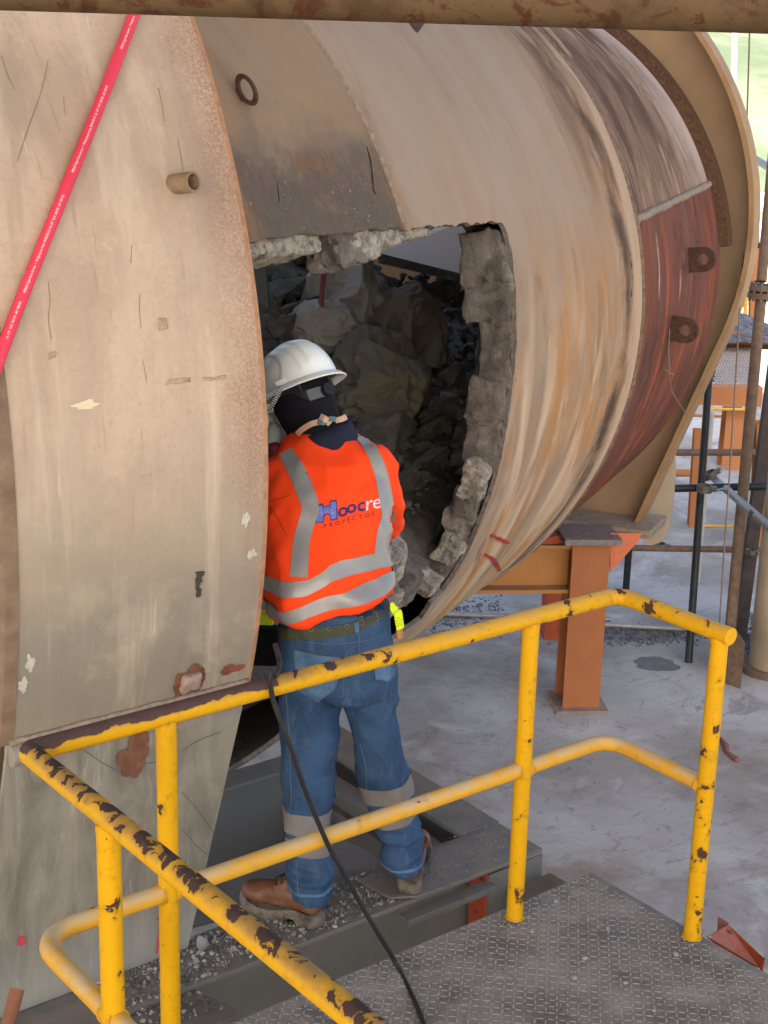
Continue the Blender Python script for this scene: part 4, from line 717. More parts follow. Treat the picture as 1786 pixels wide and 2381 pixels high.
# red stringer beyond the landing
q0, q1 = V(1.15, .02, -.10), V(1.62, -.52, -.34); d_ = nrm(q1-q0)
st = [onz(*q, z) for q, z in (((1646, 2178), -.13), ((1694, 2150), -.13), ((1774, 2226), -.20), ((1766, 2250), -.24), ((1700, 2225), -.24))]
red = thing('stair_stringer', 'red painted steel channel end sticking out behind the right corner post', 'bracket', st[0])
mk('web', prism(st, V(.004, .008, -.006)), ORANGE_RED, red); mk('flange', prism([onz(1669, 2133, -.135), onz(1694, 2148, -.135), onz(1694, 2151, -.13)+V(0, 0, -.05), onz(1669, 2162, -.13)+V(0, 0, -.04)], V(.006, .004, 0)), ORANGE_RED, red)
mk('lower_flange', prism([st[2], st[3], st[3]-UZ*.05+V(.05, .03, 0), st[2]-UZ*.05+V(.06, .05, 0)], V(.004, -.006, 0)), ORANGE_RED, red)

# ------------------------------------------------------------------ yellow guard rail
XA, XB, XP1, XP2, YR, YL, HM, HT = -.7894, .988, .654, -.4581, .3626, .3522, .4603, .9; RP_ = .0238
rail = thing('guard_rail', 'chipped yellow tubular guard rail around the checker plate landing', 'railing', V(XB, 0, 0))
def rtube(nm, pts, mat, r=RP_, bendr=.07, n=20): return mk(nm, tube(dense(bend(pts, bendr, 9), .05), r, n), mat, rail, smooth='auto')
rtube('top_rail', [V(.12, 0, HT), V(XB, 0, HT), V(XB, -YR-.035, HT)], YELLOW, bendr=.05)
rtube('top_rail', [V(XA, -1.75, HT), V(XA, -.04, HT)], YELLOW_WORN); rtube('top_rail', [V(XA, -.0405, HT), V(XA, 0, HT), V(-.17, 0, HT)], YELLOW_BARE, bendr=.036); rtube('top_rail', [V(-.1705, 0, HT), V(.1205, 0, HT)], YELLOW_WORN)
rtube('mid_rail', [V(XA, -1.6, HM), V(XA, 0, HM), V(XP2, 0, HM)], YELLOW_DUSTY, .022, .09); rtube('mid_rail', [V(XP2, 0, HM), V(XP1, 0, HM)], YELLOW_DUSTY, .022)
rtube('mid_rail', [V(XP1, 0, HM), V(XB, 0, HM), V(XB, -YR, HM)], YELLOW_DUSTY, .022, .07)
for x, y in ((XP1, 0), (XB, -YR), (XP2, 0), (XA, -YL), (XA, -1.6)):
    mk('post', tube(dense([V(x, y, .0005), V(x, y, HT-.012)], .05), RP_, 20), YELLOW, rail, smooth='auto')
    mk('weld_collar', tube([V(x, y, HT-.030), V(x, y, HT-.016)], RP_*1.04, 20), YELLOW, rail, smooth='auto')
YW = flat('yellow_weld', (.50, .27, .01), .6, 0, .25, 60, .5, 120)
for c, d in ((V(XP1, 0, HM), V(1, 0, 0)), (V(XP2, 0, HM), V(1, 0, 0)), (V(XB, -YR, HM), V(0, 1, 0)), (V(XA, -YL, HM), V(0, 1, 0))):
    for sg_ in ((1,) if c[0] == XB else (-1, 1)):
        q = [c+d*sg_*(.0235-.010*abs(math.sin(w))**2)+np.cross(d, UZ)*.0235*math.cos(w)+UZ*.0235*math.sin(w) for w in np.linspace(0, 2*math.pi, 29)]; mk('weld_bead', tube(q, [.0028*(1+.5*mnoise.noise(Vector(p*90))) for p in q], 6, False), YW, rail, smooth=True)
for x, y in ((XP1, 0), (XB, -YR)):
    q = [V(x+.0245*math.cos(w), y+.0245*math.sin(w), .002) for w in np.linspace(0, 2*math.pi, 33)]; mk('weld_bead', tube(q, [.004*(1+.5*mnoise.noise(Vector(p*70))) for p in q], 6, False), YW, rail, smooth=True)
    grit('base_dirt', lambda rs: V(x+(.03+.02*rs.random()**2)*math.cos(rs.random()*6.28)*1.0, y+.036*math.sin(rs.random()*6.28), .001), 160, .0012, .004, int(x*100), 'dirt crumbs gathered round the foot of the %s rail post' % ('middle' if y == 0 else 'right corner'), V(x, y, 0))
mk('pipe_end', tube(dense([atd(40, 2300, 3.2), atd(4, 2440, 3.15)], .03), .0155, 14), flat('brown_handrail', (.20, .085, .05), .45, 0, .25, 20), smooth='auto', label='brown round rail end poking in at the bottom left corner', cat='pipe')

# overhead pipe
Dp = 2.3; p0, p1 = atd(-700, -4-26-45, Dp), atd(2500, 91-26-45+3, Dp)
mk('overhead_pipe', tube(dense([p0, p1], .1), 74*Dp/F_PX, 32), PIPE_TOP, smooth='auto', label='rust spotted brown pipe crossing the top of the view in the foreground', cat='pipe')

# ------------------------------------------------------------------ right side: scaffold, pipes, plant
def pole(nm, q0, q1, D0, D1, wpx, mat, lab, cat='pole', group=None, n=14, parent=None):
    a, b = atd(*q0, D0), atd(*q1, D1); return mk(nm, tube(dense([a, b], .15), wpx/2*D0/F_PX, n), mat, parent, smooth='auto', label=lab, cat=None if parent else cat, group=group)
Dk = depth(onz(1601, 1540, FL)); b0 = onz(1601, 1541, FL)
pole('scaffold_pole', (1601, 1541), (1662, 690), Dk, Dk*1.03, 18, DARK_TUBE, 'black upright scaffold pole standing right of the orange column')
def coupler(q, D, s, rot=0., lab=None):
    c = atd(*q, D); ax = (RH*math.cos(rot)+UZ*math.sin(rot), FH, -RH*math.sin(rot)+UZ*math.cos(rot)); t = thing('coupler', lab, 'clamp', c)
    mk('clamp_band', ring_sweep([np.array([c+(ax[0]*math.cos(w)+ax[1]*math.sin(w))*r+ax[2]*h for r, h in ((s*.5, -s*.28), (s*.62, -s*.28), (s*.62, s*.28), (s*.5, s*.28))]) for w in np.linspace(0, 2*math.pi, 21)], True, False), CLAMP, t, smooth='auto')
    mk('hinge_block', box(c+ax[0]*s*.75, (s*.5, s*.5, s*.4), ax), CLAMP, t, bevel=.003); mk('bolt', tube([c+ax[0]*s*.8-ax[1]*s*.5, c+ax[0]*s*.8+ax[1]*s*.1+ax[0]*s*.7], s*.11, 8), GALV, t, smooth='auto')
coupler((1638, 1136), Dk*1.008-.03, .085, 0, 'steel coupler joining the black pole and the black cross tube')
coupler((1651, 1104), Dk*1.05, .08, .5, 'rusty swivel coupler on the pale pole above the black tube'); coupler((1757, 1200), Dk*.93, .08, -.4, 'coupler clamping the grey brace to the dark angle post')
coupler((1745, 1283), Dk*1.04, .06, 0, 'small bolted clamp on the lowest brown cross tube'); coupler((1533, 1270), Dk*1.08, .08, 0, 'clamp on the cross tube beside the pale rounded plate')
pole('cross_tube', (1555, 1136), (1900, 1128), Dk*1.02, Dk*1.02, 18, DARK_TUBE, 'black horizontal scaffold tube at the height of the coupler', 'tube')
pole('cross_tube', (1572, 1052), (1776, 1052), Dk*1.1, Dk*1.1, 16, RUSTY_PIPE, 'brown horizontal scaffold tube, highest of the cross tubes', 'tube')
pole('cross_tube', (1470, 1274), (1900, 1281), Dk*1.06, Dk*1.06, 15, RUSTY_PIPE, 'brown horizontal tube, lowest of the cross tubes, level with the rounded plate', 'tube')
pole('brace', (1646, 1100), (1830, 1262), Dk*1.08, Dk*.85, 17, GALV, 'grey slanting scaffold brace falling to the right edge', 'tube')
pole('scaffold_pole', (1655, 960), (1621, 1365), Dk*1.18, Dk*1.16, 12, PALE_TUBE, 'thin pale upright pole just right of the black pole'); pole('scaffold_pole', (1455, 1285), (1459, 1215), depth(onz(1455, 1376, FL)), depth(onz(1455, 1376, FL)), 17, DARK_TUBE, 'short black pole stub under the rounded plate')
s0 = onz(1455, 1376, FL); mk('scaffold_pole', tube([s0, s0+UZ*1.0], .027, 12), DARK_TUBE, smooth='auto', label='black pole foot between the orange column and the black upright', cat='pole')
pp = thing('vent_pipe', 'brown vertical pipe with a bolted flange near the right edge', 'pipe', onz(1688, 1560, FL)); Df = depth(onz(1688, 1560, FL))
pole('lower_pipe', (1689, 1562), (1770, 690), Df, Df*1.01, 26, RUSTY_PIPE, None, parent=pp); pole('upper_pipe', (1771, 655), (1800, 330), Df*1.01, Df*1.02, 24, RUSTY_PIPE, None, parent=pp)
for e in (0, 1): c = atd(1770-e*1.5, 668+e*18, Df*1.01); mk('flange', tube([c-UZ*.018, c+UZ*.018], .088, 24), RUSTY_PIPE, pp, smooth='auto')
for k in range(10):
    w = k*.63; c = atd(1770, 677, Df*1.01)+V(math.cos(w), math.sin(w), 0)*.073; mk('flange_bolt', tube([c-UZ*.062, c+UZ*.062], .011, 6), CLAMP, pp)
mk('foot_plate', prism([onz(1688, 1590, FL), onz(1722, 1602, FL), onz(1722, 1602, FL)+UZ*.32, onz(1706, 1530, FL)+UZ*.12, onz(1688, 1590, FL)+UZ*.42], FH*.02), RUSTY_PIPE, pp)
a, b = atd(1702, 1525, Df*1.05), atd(1798, 800, Df*1.08); sd = RH*.5+FH*.5
mk('angle_post', prism([a, a+RH*.085, a+RH*.085+FH*.01, a+RH*.01+FH*.01, a+RH*.01+FH*.085, a+FH*.085], b-a), flat('dark_brown_angle', (.065, .05, .042), .8, 0, .3, 15), label='dark steel angle post right behind the flanged brown pipe', cat='post')
mk('hanging_wire', tube(spline([atd(1744, 40, 9.3), atd(1740, 180, 9.3), atd(1735, 330, 9.3), atd(1728, 560, 9.3), atd(1716, 790, 9.3), atd(1700, 1050, 9.3), atd(1686, 1250, 9.3), atd(1673, 1450, 9.3)], 5), .0055, 6), WIRE, smooth=True, label='thin slack wire hanging down the right side', cat='wire')
pole('thin_column', (1700, 520), (1709, 20), 15, 15.3, 15, PALE_TUBE, 'pale thin column against the sky right of the housing', 'pole'); pole('guard_tube', (1750, 366), (1830, 416), 12, 11, 17, GALV, 'short grey tube at the right edge below the wire', 'tube')
pole('stub_tube', (1752, 574), (1775, 568), 11.3, 11.3, 13, DARK_TUBE, 'dark tube end sticking out beside the housing rim', 'tube')
# beige pillar at the edge
pb = onz(1775, 1560, FL); pr = [(-.02, 0), (-.10, .12), (-.13, .32), (-.085, .42), (-.005, .54), (.0, 2.2)]
rs_ = [np.array([pb+RH*(.02-x_)*1+V(math.cos(w), math.sin(w), 0)*(.12-x_*1.0)+UZ*h for w in np.linspace(0, 2*math.pi, 25)[:-1]]) for x_, h in pr]
pil = thing('pillar', 'beige flared pillar foot cut off by the right edge', 'pillar', pb); mk('shaft', ring_sweep(rs_), flat('beige_pillar', (.36, .29, .21), .7, 0, .15, 4), pil, smooth='auto'); mk('base_ring', tube([pb+RH*.04, pb+RH*.04+UZ*.05], .19, 28), flat('brown_base_ring', (.16, .11, .08), .85, 0, .3, 10), pil, smooth='auto')
# far steelwork
def wpost(q0, q1, D, wpx, mat, lab, nm='steel_column', grp='orange columns far behind'):
    a, b = atd(*q0, D), atd(*q1, D); w = wpx*D/F_PX; t = thing(nm, lab, 'column', a, grp); ax = (RH, FH); up = b-a
    mk('web', prism([a-RH*.006-FH*.0, a+RH*.006, a+RH*.006+FH*w, a-RH*.006+FH*w], up), mat, t); mk('flange', prism([a-RH*w/2-FH*.014, a+RH*w/2-FH*.014, a+RH*w/2, a-RH*w/2], up), mat, t); mk('flange', prism([a-RH*w/2+FH*w, a+RH*w/2+FH*w, a+RH*w/2+FH*(w+.014), a-RH*w/2+FH*(w+.014)], up), mat, t)
ORF = flat('far_orange_steel', (.36, .145, .055), .65, 0, .12, 3)
wpost((1692, 1160), (1713, 955), 15.2, 46, ORF, 'wide orange column behind the hanging wire'); wpost((1607, 1290), (1625, 1000), 13.2, 19, ORF, 'narrow orange column behind the black pole'); wpost((1768, 1290), (1778, 985), 12.4, 36, ORF, 'orange column at the right edge behind the angle post')
wpost((1752, 750), (1758, 520), 14.5, 17, ORF, 'thin orange upright above the dark heap')
mk('base_block', box(atd(1695, 1150, 15.2)+UZ*.05, (.5, .5, .22), (RH, FH, UZ)), flat('sooty_base', (.20, .15, .12), .9), label='dark footing block at the base of the wide orange column', cat='footing')
YF = flat('far_yellow', (.66, .36, .05), .6)
pole('yellow_pole', (1733, 745), (1737, 520), 14, 14, 11, YF, 'yellow upright tube above the dark heap', 'pole')
pole('yellow_rail', (1648, 951), (1732, 952), 14.6, 14.6, 7, YF, 'thin yellow rail in front of the wide orange column, upper one', 'rail'); pole('yellow_rail', (1628, 1222), (1712, 1224), 12.8, 12.8, 6, YF, 'thin yellow rail low above the floor behind the black pole', 'rail')
pole('orange_rail', (1560, 1100), (1616, 1100), 14.5, 14.5, 17, ORF, 'orange tube rail crossing the bright gap left of the black pole', 'rail'); pole('orange_rail', (1600, 965), (1680, 968), 16, 16, 7, ORF, 'narrow orange rail just under the mesh panel', 'rail')
mk('crossbeam', box(atd(1700, 922, 15)+FH*.1, (.62, .2, .19), (RH, FH, UZ)), ORF, label='orange crossbeam under the mesh panel', cat='beam')
# mesh hopper and heap
hop = thing('hopper', 'steel hopper with a sloping expanded metal front holding a dark heap', 'hopper', atd(1705, 900, 12.3))
A, B, Cc, Dd = atd(1660, 893, 12.0), atd(1745, 893, 12.0), atd(1760, 808, 12.9), atd(1672, 808, 12.9); mv = []
for k in range(-9, 24):
    for sl in (1, -1):
        u0, u1 = (k/13, k/13+.62*sl); pts = [A*(1-u)*(1-w)+B*u*(1-w)+Cc*u*w+Dd*(1-u)*w for u, w in [(u0+(u1-u0)*s, s) for s in np.linspace(0, 1, 14)] if -.02 <= u <= 1.02]
        if len(pts) > 1: mv.append(tube(pts, .0075, 4))
mk('mesh_panel', join(mv), flat('mesh_wire', (.48, .40, .33), .6, .2), hop, kind='stuff'); mk('back_plate', prism([A+FH*.07, B+FH*.07, Cc+FH*.07, Dd+FH*.07], FH*.02), flat('hopper_inside', (.10, .065, .05), .9), hop)
mk('top_beam', box(atd(1740, 787, 12.9), (.85, .12, .085), (RH, FH, UZ)), ORANGE_RED, hop); mk('lower_beam', box(atd(1740, 803, 12.93), (.85, .1, .05), (RH, FH, UZ)), RUST, hop)
hc = atd(1748, 776, 13.2); hv = []; nn_ = 22
for i in range(nn_):
    for j in range(nn_): x, y = (i/(nn_-1)*2-1), (j/(nn_-1)*2-1); r = math.hypot(x+.25, y); hv.append(hc+RH*x*.5+FH*y*.5+UZ*(max(0, .19*(1-r))+.02*mnoise.noise(Vector((x*4, y*4, 1)))))
mk('heap', (np.array(hv), [(i*nn_+j, i*nn_+j+1, (i+1)*nn_+j+1, (i+1)*nn_+j) for i in range(nn_-1) for j in range(nn_-1)]), DEBRIS, label='dark bluish ore heap on top of the mesh hopper', cat='heap', kind='stuff')
# floor things
pole('floor_pipe', (930, 1424), (1420, 1440), depth(onz(1000, 1432, FL)), depth(onz(1400, 1452, FL)), 13, GALV, 'grey pipe lying on the floor behind the kiln', 'pipe'); pole('floor_pipe', (1400, 1452), (1790, 1474), depth(onz(1400, 1462, FL)), depth(onz(1790, 1484, FL)), 13, GALV, 'grey pipe on the floor behind the yellow corner', 'pipe')
rg_ = [onz(x, y, FL)+UZ*.012 for x, y in ((1675, 1722), (1688, 1738), (1690, 1752), (1704, 1764), (1716, 1772))]; mk('rag', tube(spline(rg_, 5), [.012+.018*abs(mnoise.noise(Vector(p*9))) for p in spline(rg_, 5)], 7), flat('red_rag', (.25, .10, .085), .9, 0, .3, 40), smooth=True, label='twisted dull red rag lying on the grey floor at the right', cat='rag')
def floor_patch(nm, pxs, mat, lab, h=.012):
    P = [onz(*q, FL) for q in pxs]; c = np.mean(P, 0); ring = []
    for i in range(len(P)):
        for s in np.arange(0, 1, .125): q = P[i]*(1-s)+P[(i+1) % len(P)]*s; ring.append(c+(q-c)*(1+.12*mnoise.noise(Vector(q*5))+.14*mnoise.noise(Vector(q*19))))
    inn = [c+(q-c)*.75+UZ*h for q in ring]; n = len(ring); mk(nm, (np.array([q+UZ*.001 for q in ring]+inn+[c+UZ*h]), [(i, (i+1) % n, n+(i+1) % n, n+i) for i in range(n)]+[(n+i, n+(i+1) % n, 2*n) for i in range(n)]), mat, smooth=True, label=lab, cat='dirt', kind='stuff')
DK = flat('damp_grit', (.16, .158, .155), .9, 0, .35, 25, .6, 60)
floor_patch('damp_patch', [(1470, 1535), (1490, 1528), (1530, 1526), (1565, 1535), (1582, 1550), (1560, 1560), (1510, 1560), (1480, 1552)], DK, 'dark round damp patch on the floor behind the yellow rail', .004)
rs = random.Random(4); fr = []
for i in range(900):
    px, py = rs.gauss(1470, 70), rs.gauss(1478, 9); p = onz(px, py, FL); fr.append(tetra(p, rs.uniform(.006, .022), rs))
for i in range(260):
    px, py = rs.uniform(930, 1786), rs.uniform(1400, 1900); p = onz(px, py, FL); fr.append(tetra(p, rs.uniform(.0025, .006)*(2 if rs.random() < .06 else 1), rs))
for i in range(400):
    px, py = rs.uniform(1690, 1786), rs.gauss(1490, 22); p = onz(px, py, FL); fr.append(tetra(p, rs.uniform(.008, .03), rs))
for i in range(500):
    px, py = rs.gauss(1040, 70), rs.gauss(1425, 22); p = onz(px, py, FL); fr.append(tetra(p, rs.uniform(.006, .018), rs))
mk('floor_debris', join(fr), DEBRIS, origin=onz(1470, 1480, FL), label='dark crumbs and small debris strewn over the grey floor', cat='debris', kind='stuff')
# pale works building and yard far behind
bl = thing('works_building', 'long pale building with window rows in the bright yard far behind', 'building', V(*(CAM+FH*75+RH*14)[:2], -9))
wl = flat('pale_wall', (.62, .60, .52), .8, 0, .06, 1); gl = flat('window_dark', (.25, .28, .28), .3); bc = CAM+FH*78+RH*15; bc[2] = -6.2
mk('wall', box(bc, (30, 8, 5.6), (RH, FH, UZ)), wl, bl); mk('roof', box(bc+UZ*2.95, (31, 9, .3), (RH, FH, UZ)), flat('pale_roof', (.55, .54, .50), .7), bl)
w0_ = None
for r in range(2):
    for k in range(16):
        c = bc-FH*4.02+RH*(k*1.8-13.5)+UZ*(r*2.2-1.2)
        if w0_ is None: w0_ = mk('window', box(c, (1.1, .08, 1.1), (RH, FH, UZ)), gl, bl); wc = c
        else: o = dup(w0_, bl, tuple(c-wc))
# ------------------------------------------------------------------ the worker
def superring(c, hw, hd, n=40, e=.9, yaw=0., tilt=0., ax=None):
    A, B = (RH, FH) if ax is None else ax; out = []
    for k in range(n):
        w = 2*math.pi*k/n; x = math.copysign(abs(math.cos(w))**e, math.cos(w))*hw; y = math.copysign(abs(math.sin(w))**e, math.sin(w))*hd
        out.append(c+A*x+B*y+UZ*tilt*x)
    return np.array(out)
def px_rings(rows, e=.88):
    out = []
    for r in rows:
        y, L, R, b, hd = r[:5]; tl = r[5] if len(r) > 5 else 0
        a, z = atb(L, y, b), atb(R, y, b); c = (a+z)/2; c[2] = (a[2]+z[2])/2; out.append(superring(c, np.linalg.norm(z-a)/2, hd, 40, e, 0, tl))
    return ring_sweep(out)
def capsule(pts, rs, n=20):
    P, Rr = [np.array(p, float) for p in pts], list(rs); d0, d1 = nrm(P[0]-P[1]), nrm(P[-1]-P[-2]); A, B = [], []
    for k in (1, 2, 3, 4): w = math.pi/2*k/4.2; A.append((P[0]+d0*Rr[0]*math.sin(w), Rr[0]*math.cos(w))); B.append((P[-1]+d1*Rr[-1]*math.sin(w), Rr[-1]*math.cos(w)))
    al = A[::-1]+list(zip(P, Rr))+B; return tube([p for p, _ in al], [r for _, r in al], n)
def ellipsoid(c, r, ax=None, nu=24, nv=16):
    ax = (RH, FH, UZ) if ax is None else ax; rings = []
    for j in range(1, nv): w = math.pi*j/nv; rings.append(np.array([c+ax[0]*r[0]*math.sin(w)*math.cos(2*math.pi*k/nu)+ax[1]*r[1]*math.sin(w)*math.sin(2*math.pi*k/nu)-ax[2]*r[2]*math.cos(w) for k in range(nu)]))
    return ring_sweep(rings)
def fuse(parts, vox=.007, sm=8): return evaluated(join(parts), [('REMESH', dict(mode='VOXEL', voxel_size=vox)), ('SMOOTH', dict(iterations=sm, factor=.5))])
def displaced(vf, fn):
    v, f = np.array(vf[0]), vf[1]; n = vnormals(v, f); return np.array([p+q*fn(p) for p, q in zip(v, n)]), f
def bvh(vf): return BVHTree.FromPolygons([Vector(p) for p in vf[0]], vf[1])
def ridge(p, s, o=0): return .45-2.2*abs(mnoise.noise(Vector((p[0]*s[0]+o, p[1]*s[1]+o*2, p[2]*s[2]-o))))

SKIN = flat('skin', (.30, .16, .10), .55, 0, .1)
m = Mat('hi_vis_orange_cloth', .75); v = m.co(); c = m.mix(m.noise(6, 4, .6, v), (.86, .05, .008), (.95, .075, .012)); c = m.mix(m.mul(m.ramp(m.noise(5, 6, .7, v), .6, .75), .25), c, (.5, .05, .02)); m.color(c).bump(m.noise(300, 2, .5, v), .12, .001).bump(m.noise(22, 4, .6, v), .14, .012); HIVIS = m.m
m = Mat('reflective_tape', .42, .15, .5); v = m.co(); m.color(m.mix(m.noise(18, 5, .7, v), (.215, .21, .20), (.285, .278, .265))).bump(m.noise(260, 2, .5, v), .15, .001).bump(m.noise(26, 4, .6, v), .12, .008); TAPE = m.m
TAPE_LEG = flat('dusty_leg_tape', (.165, .155, .145), .6, 0, .12, 20, .12, 200)
m = Mat('denim', .85); v = m.co(); wv = m.n('TexWave', {'Vector': m.co(scale=(1, 1, .6)), 'Scale': 190., 'Distortion': 3., 'Detail': 2.}).outputs[1]
c = m.mix(m.ramp(m.noise(4, 6, .68, v), .32, .7), (.014, .036, .085), (.040, .088, .175)); c = m.mix(m.mul(m.ramp(m.noise(1, 6, .7, m.co(scale=(16, 16, 5))), .52, .72), .5), c, (.105, .17, .26)); c = m.mix(m.mul(wv, .35), c, (.02, .045, .095)); c = m.mix(m.mul(m.ramp(m.noise(3, 5, .7, m.co(loc=(3, 3, 3))), .58, .72), .3), c, (.20, .19, .17))
c = m.mix(m.mul(m.ramp(m.noise(420, 2, .6, v), .42, .62), .18), c, (.10, .16, .24)); m.color(c).bump(wv, .12, .001).bump(m.noise(30, 4, .65, v), .3, .008); DENIM = m.m
KNIT = flat('black_knit', (.010, .010, .013), .95, 0, .3, 60, .3, 200); NAVY = flat('navy_cloth', (.016, .018, .035), .9, 0, .2, 30, .2, 200)
OLIVE = flat('olive_webbing', (.062, .066, .04), .85, 0, .2, 40, .4, 180); HELM = Mat('white_helmet_plastic', .3, 0, .5); vv = HELM.co(); HELM = HELM.color(HELM.mix(HELM.mul(HELM.ramp(HELM.noise(9, 5, .65, vv), .55, .75), .4), (.74, .75, .70), (.60, .59, .52))).m
m = Mat('brown_boot_leather', .5, 0, .4); v = m.co(); c = m.mix(m.noise(9, 5, .65, v), (.085, .030, .013), (.17, .066, .03)); c = m.mix(m.mul(m.ramp(m.noise(14, 6, .7, v), .5, .7), .5), c, (.20, .165, .13)); m.color(c).bump(m.noise(35, 4, .65, v), .25, .004); LEATH = m.m
m = Mat('dusty_boot_sole', .85); v = m.co(); m.color(m.mix(m.ramp(m.noise(16, 6, .7, v), .35, .6), (.04, .032, .026), (.16, .135, .11))).bump(m.noise(50, 4, .6, v), .4, .003); SOLE = m.m
BLKP = flat('black_plastic', (.018, .018, .02), .35); GREYP = flat('grey_strap', (.11, .11, .125), .35)

B_ = lambda px, py, b: atb(px, py, b)
torso_rows = [(1408, 640, 903, 4.05, .138, .28), (1388, 624, 909, 4.05, .150, .24), (1360, 612, 913, 4.06, .152, .12), (1335, 607, 913, 4.07, .145), (1290, 605, 903, 4.09, .135), (1240, 601, 908, 4.12, .137), (1180, 599, 912, 4.16, .142), (1120, 602, 910, 4.20, .140), (1085, 612, 902, 4.23, .128), (1060, 628, 893, 4.24, .115), (1040, 645, 880, 4.26, .10), (1022, 664, 856, 4.27, .085), (1004, 688, 830, 4.28, .07)]
rsh, rel, rwr = B_(866, 1090, 4.22), B_(892, 1210, 4.40), B_(840, 1245, 4.70); rmid = B_(887, 1150, 4.30)
lsh, lel, lwr = B_(645, 1118, 4.20), B_(612, 1335, 4.20), B_(570, 1390, 4.48); lmid = B_(624, 1220, 4.18)
torso = px_rings(torso_rows)
jk = fuse([torso, capsule([rsh, rmid, rel, (rel+rwr)/2, rwr], [.072, .07, .062, .055, .045]), capsule([lsh, lmid, lel, (lel+lwr)/2, lwr], [.076, .07, .062, .055, .045])], .0075, 6)
zw = B_(760, 1300, 4.08)[2]; zh = B_(760, 1430, 4.05)[2]
jc = B_(765, 1250, 4.10)
def jfold(p):
    lowf = math.exp(-((p[2]-zw+.05)/.11)**2); d = p-jc; a = d@RH
    f = .006*ridge(p, (5, 5, 7), 3)*(.5+lowf) + .0045*ridge(p+UZ*a*.6, (9, 9, 5), 11)
    f += .012*lowf*mnoise.noise(Vector((a*7, 1, p[2]*11+a*6))) + .004*mnoise.noise(Vector(p*16))
    f += .007*max(0, 1-abs(p[2]-(zw+.47))/.10)*ridge(Vector((a*16, 3, p[2]*4)), (1, 1, 1), 2)*.5
    side = max(0, abs(a)-.10)*9; f += .008*min(1, side)*ridge(p+UZ*abs(a)*1.2, (4, 4, 13), 6)
    return f*1.45
JK = displaced(jk, jfold); JB = bvh(JK)
leg_l = [(1540, 650, 806, 4.055, .105), (1600, 649, 797, 4.05, .10), (1650, 650, 791, 4.045, .095), (1717, 653, 785, 4.03, .088), (1785, 655, 780, 4.015, .082), (1836, 650, 778, 4.0, .08), (1869, 653, 776, 3.985, .078), (1903, 660, 773, 3.97, .075), (1954, 668, 774, 3.955, .074), (1997, 666, 775, 3.945, .074), (2021, 667, 784, 3.94, .078), (2050, 670, 781, 3.935, .078), (2075, 674, 770, 3.935, .07), (2087, 677, 764, 3.935, .066)]
leg_r = [(1540, 775, 925, 4.07, .105), (1600, 790, 925, 4.075, .10), (1650, 806, 925, 4.08, .095), (1717, 822, 931, 4.09, .088), (1768, 826, 941, 4.10, .083), (1812, 837, 951, 4.105, .08), (1846, 845, 957, 4.11, .077), (1886, 859, 962, 4.115, .075), (1920, 877, 973, 4.12, .072), (1954, 882, 980, 4.125, .074), (1987, 888, 981, 4.125, .074), (2008, 901, 978, 4.125, .068), (2022, 911, 975, 4.125, .062)]
pelv = [(1400, 650, 902, 4.06, .125), (1450, 655, 910, 4.06, .128), (1490, 653, 917, 4.055, .132), (1530, 650, 922, 4.055, .135), (1575, 650, 924, 4.055, .125), (1610, 664, 915, 4.055, .10)]
jn = fuse([px_rings(leg_l), px_rings(leg_r), px_rings(pelv)], .0062, 4)
zk, za = B_(715, 1840, 4.0)[2], B_(715, 2020, 3.94)[2]; zc = B_(800, 1630, 4.06)[2]
def dfold(p):
    an = max(0, 1-abs(p[2]-za-.01)/.10); kn = max(0, 1-abs(p[2]-zk)/.13); cr = max(0, 1-abs(p[2]-zc)/.13)
    f = .024*an*ridge(p, (6, 6, 22), 4)+.014*kn*ridge(p+UZ*(p@RH)*.5, (7, 7, 12), 8)+.014*cr*ridge(p+UZ*(p@RH)*1.1, (9, 9, 10), 13)
    return f+.010*ridge(p, (6, 6, 2.2), 21)+.006*ridge(p+UZ*(p@RH)*.7, (13, 13, 10), 31)+.0025*mnoise.noise(Vector(p*18))
JN = displaced(jn, dfold); NB = bvh(JN)
# one continuous body under the clothes
hc = B_(712, 948, 4.33); hf = nrm(FH*math.cos(.62)-RH*math.sin(.62)); hs_ = nrm(np.cross(hf, UZ)); PT = .50
h_f = nrm(hf*math.cos(PT)-UZ*math.sin(PT)); h_u = nrm(np.cross(hs_, h_f)); hs_, h_u = hs_*math.cos(.10)+h_u*math.sin(.10), h_u*math.cos(.10)-hs_*math.sin(.10); HA = (hs_, h_f, h_u)
def shrink(rows, k): return [(r[0], (r[1]+r[2])/2-(r[2]-r[1])/2*k, (r[1]+r[2])/2+(r[2]-r[1])/2*k, r[3], r[4]*k)+tuple(r[5:]) for r in rows]
def hand(w, d, up, sgn):
    d = nrm(d); s = nrm(np.cross(d, up))*sgn; u = nrm(np.cross(s, d))*sgn; parts = [capsule([w-d*.03, w+d*.02], [.026, .03]), ellipsoid(w+d*.055, (.041, .052, .019), (s, d, u))]
    for k, L in enumerate((.066, .076, .072, .056)): b = w+d*.09+s*(.030-.02*k); parts.append(capsule([b, b+d*L*.5-u*.006, b+d*L*.85-u*.03], [.0095, .0088, .0078], 10))
    parts.append(capsule([w+d*.03+s*.035, w+d*.06+s*.062-u*.008, w+d*.09+s*.062-u*.024], [.012, .0105, .009], 10)); return parts
neck = B_(748, 1000, 4.29)
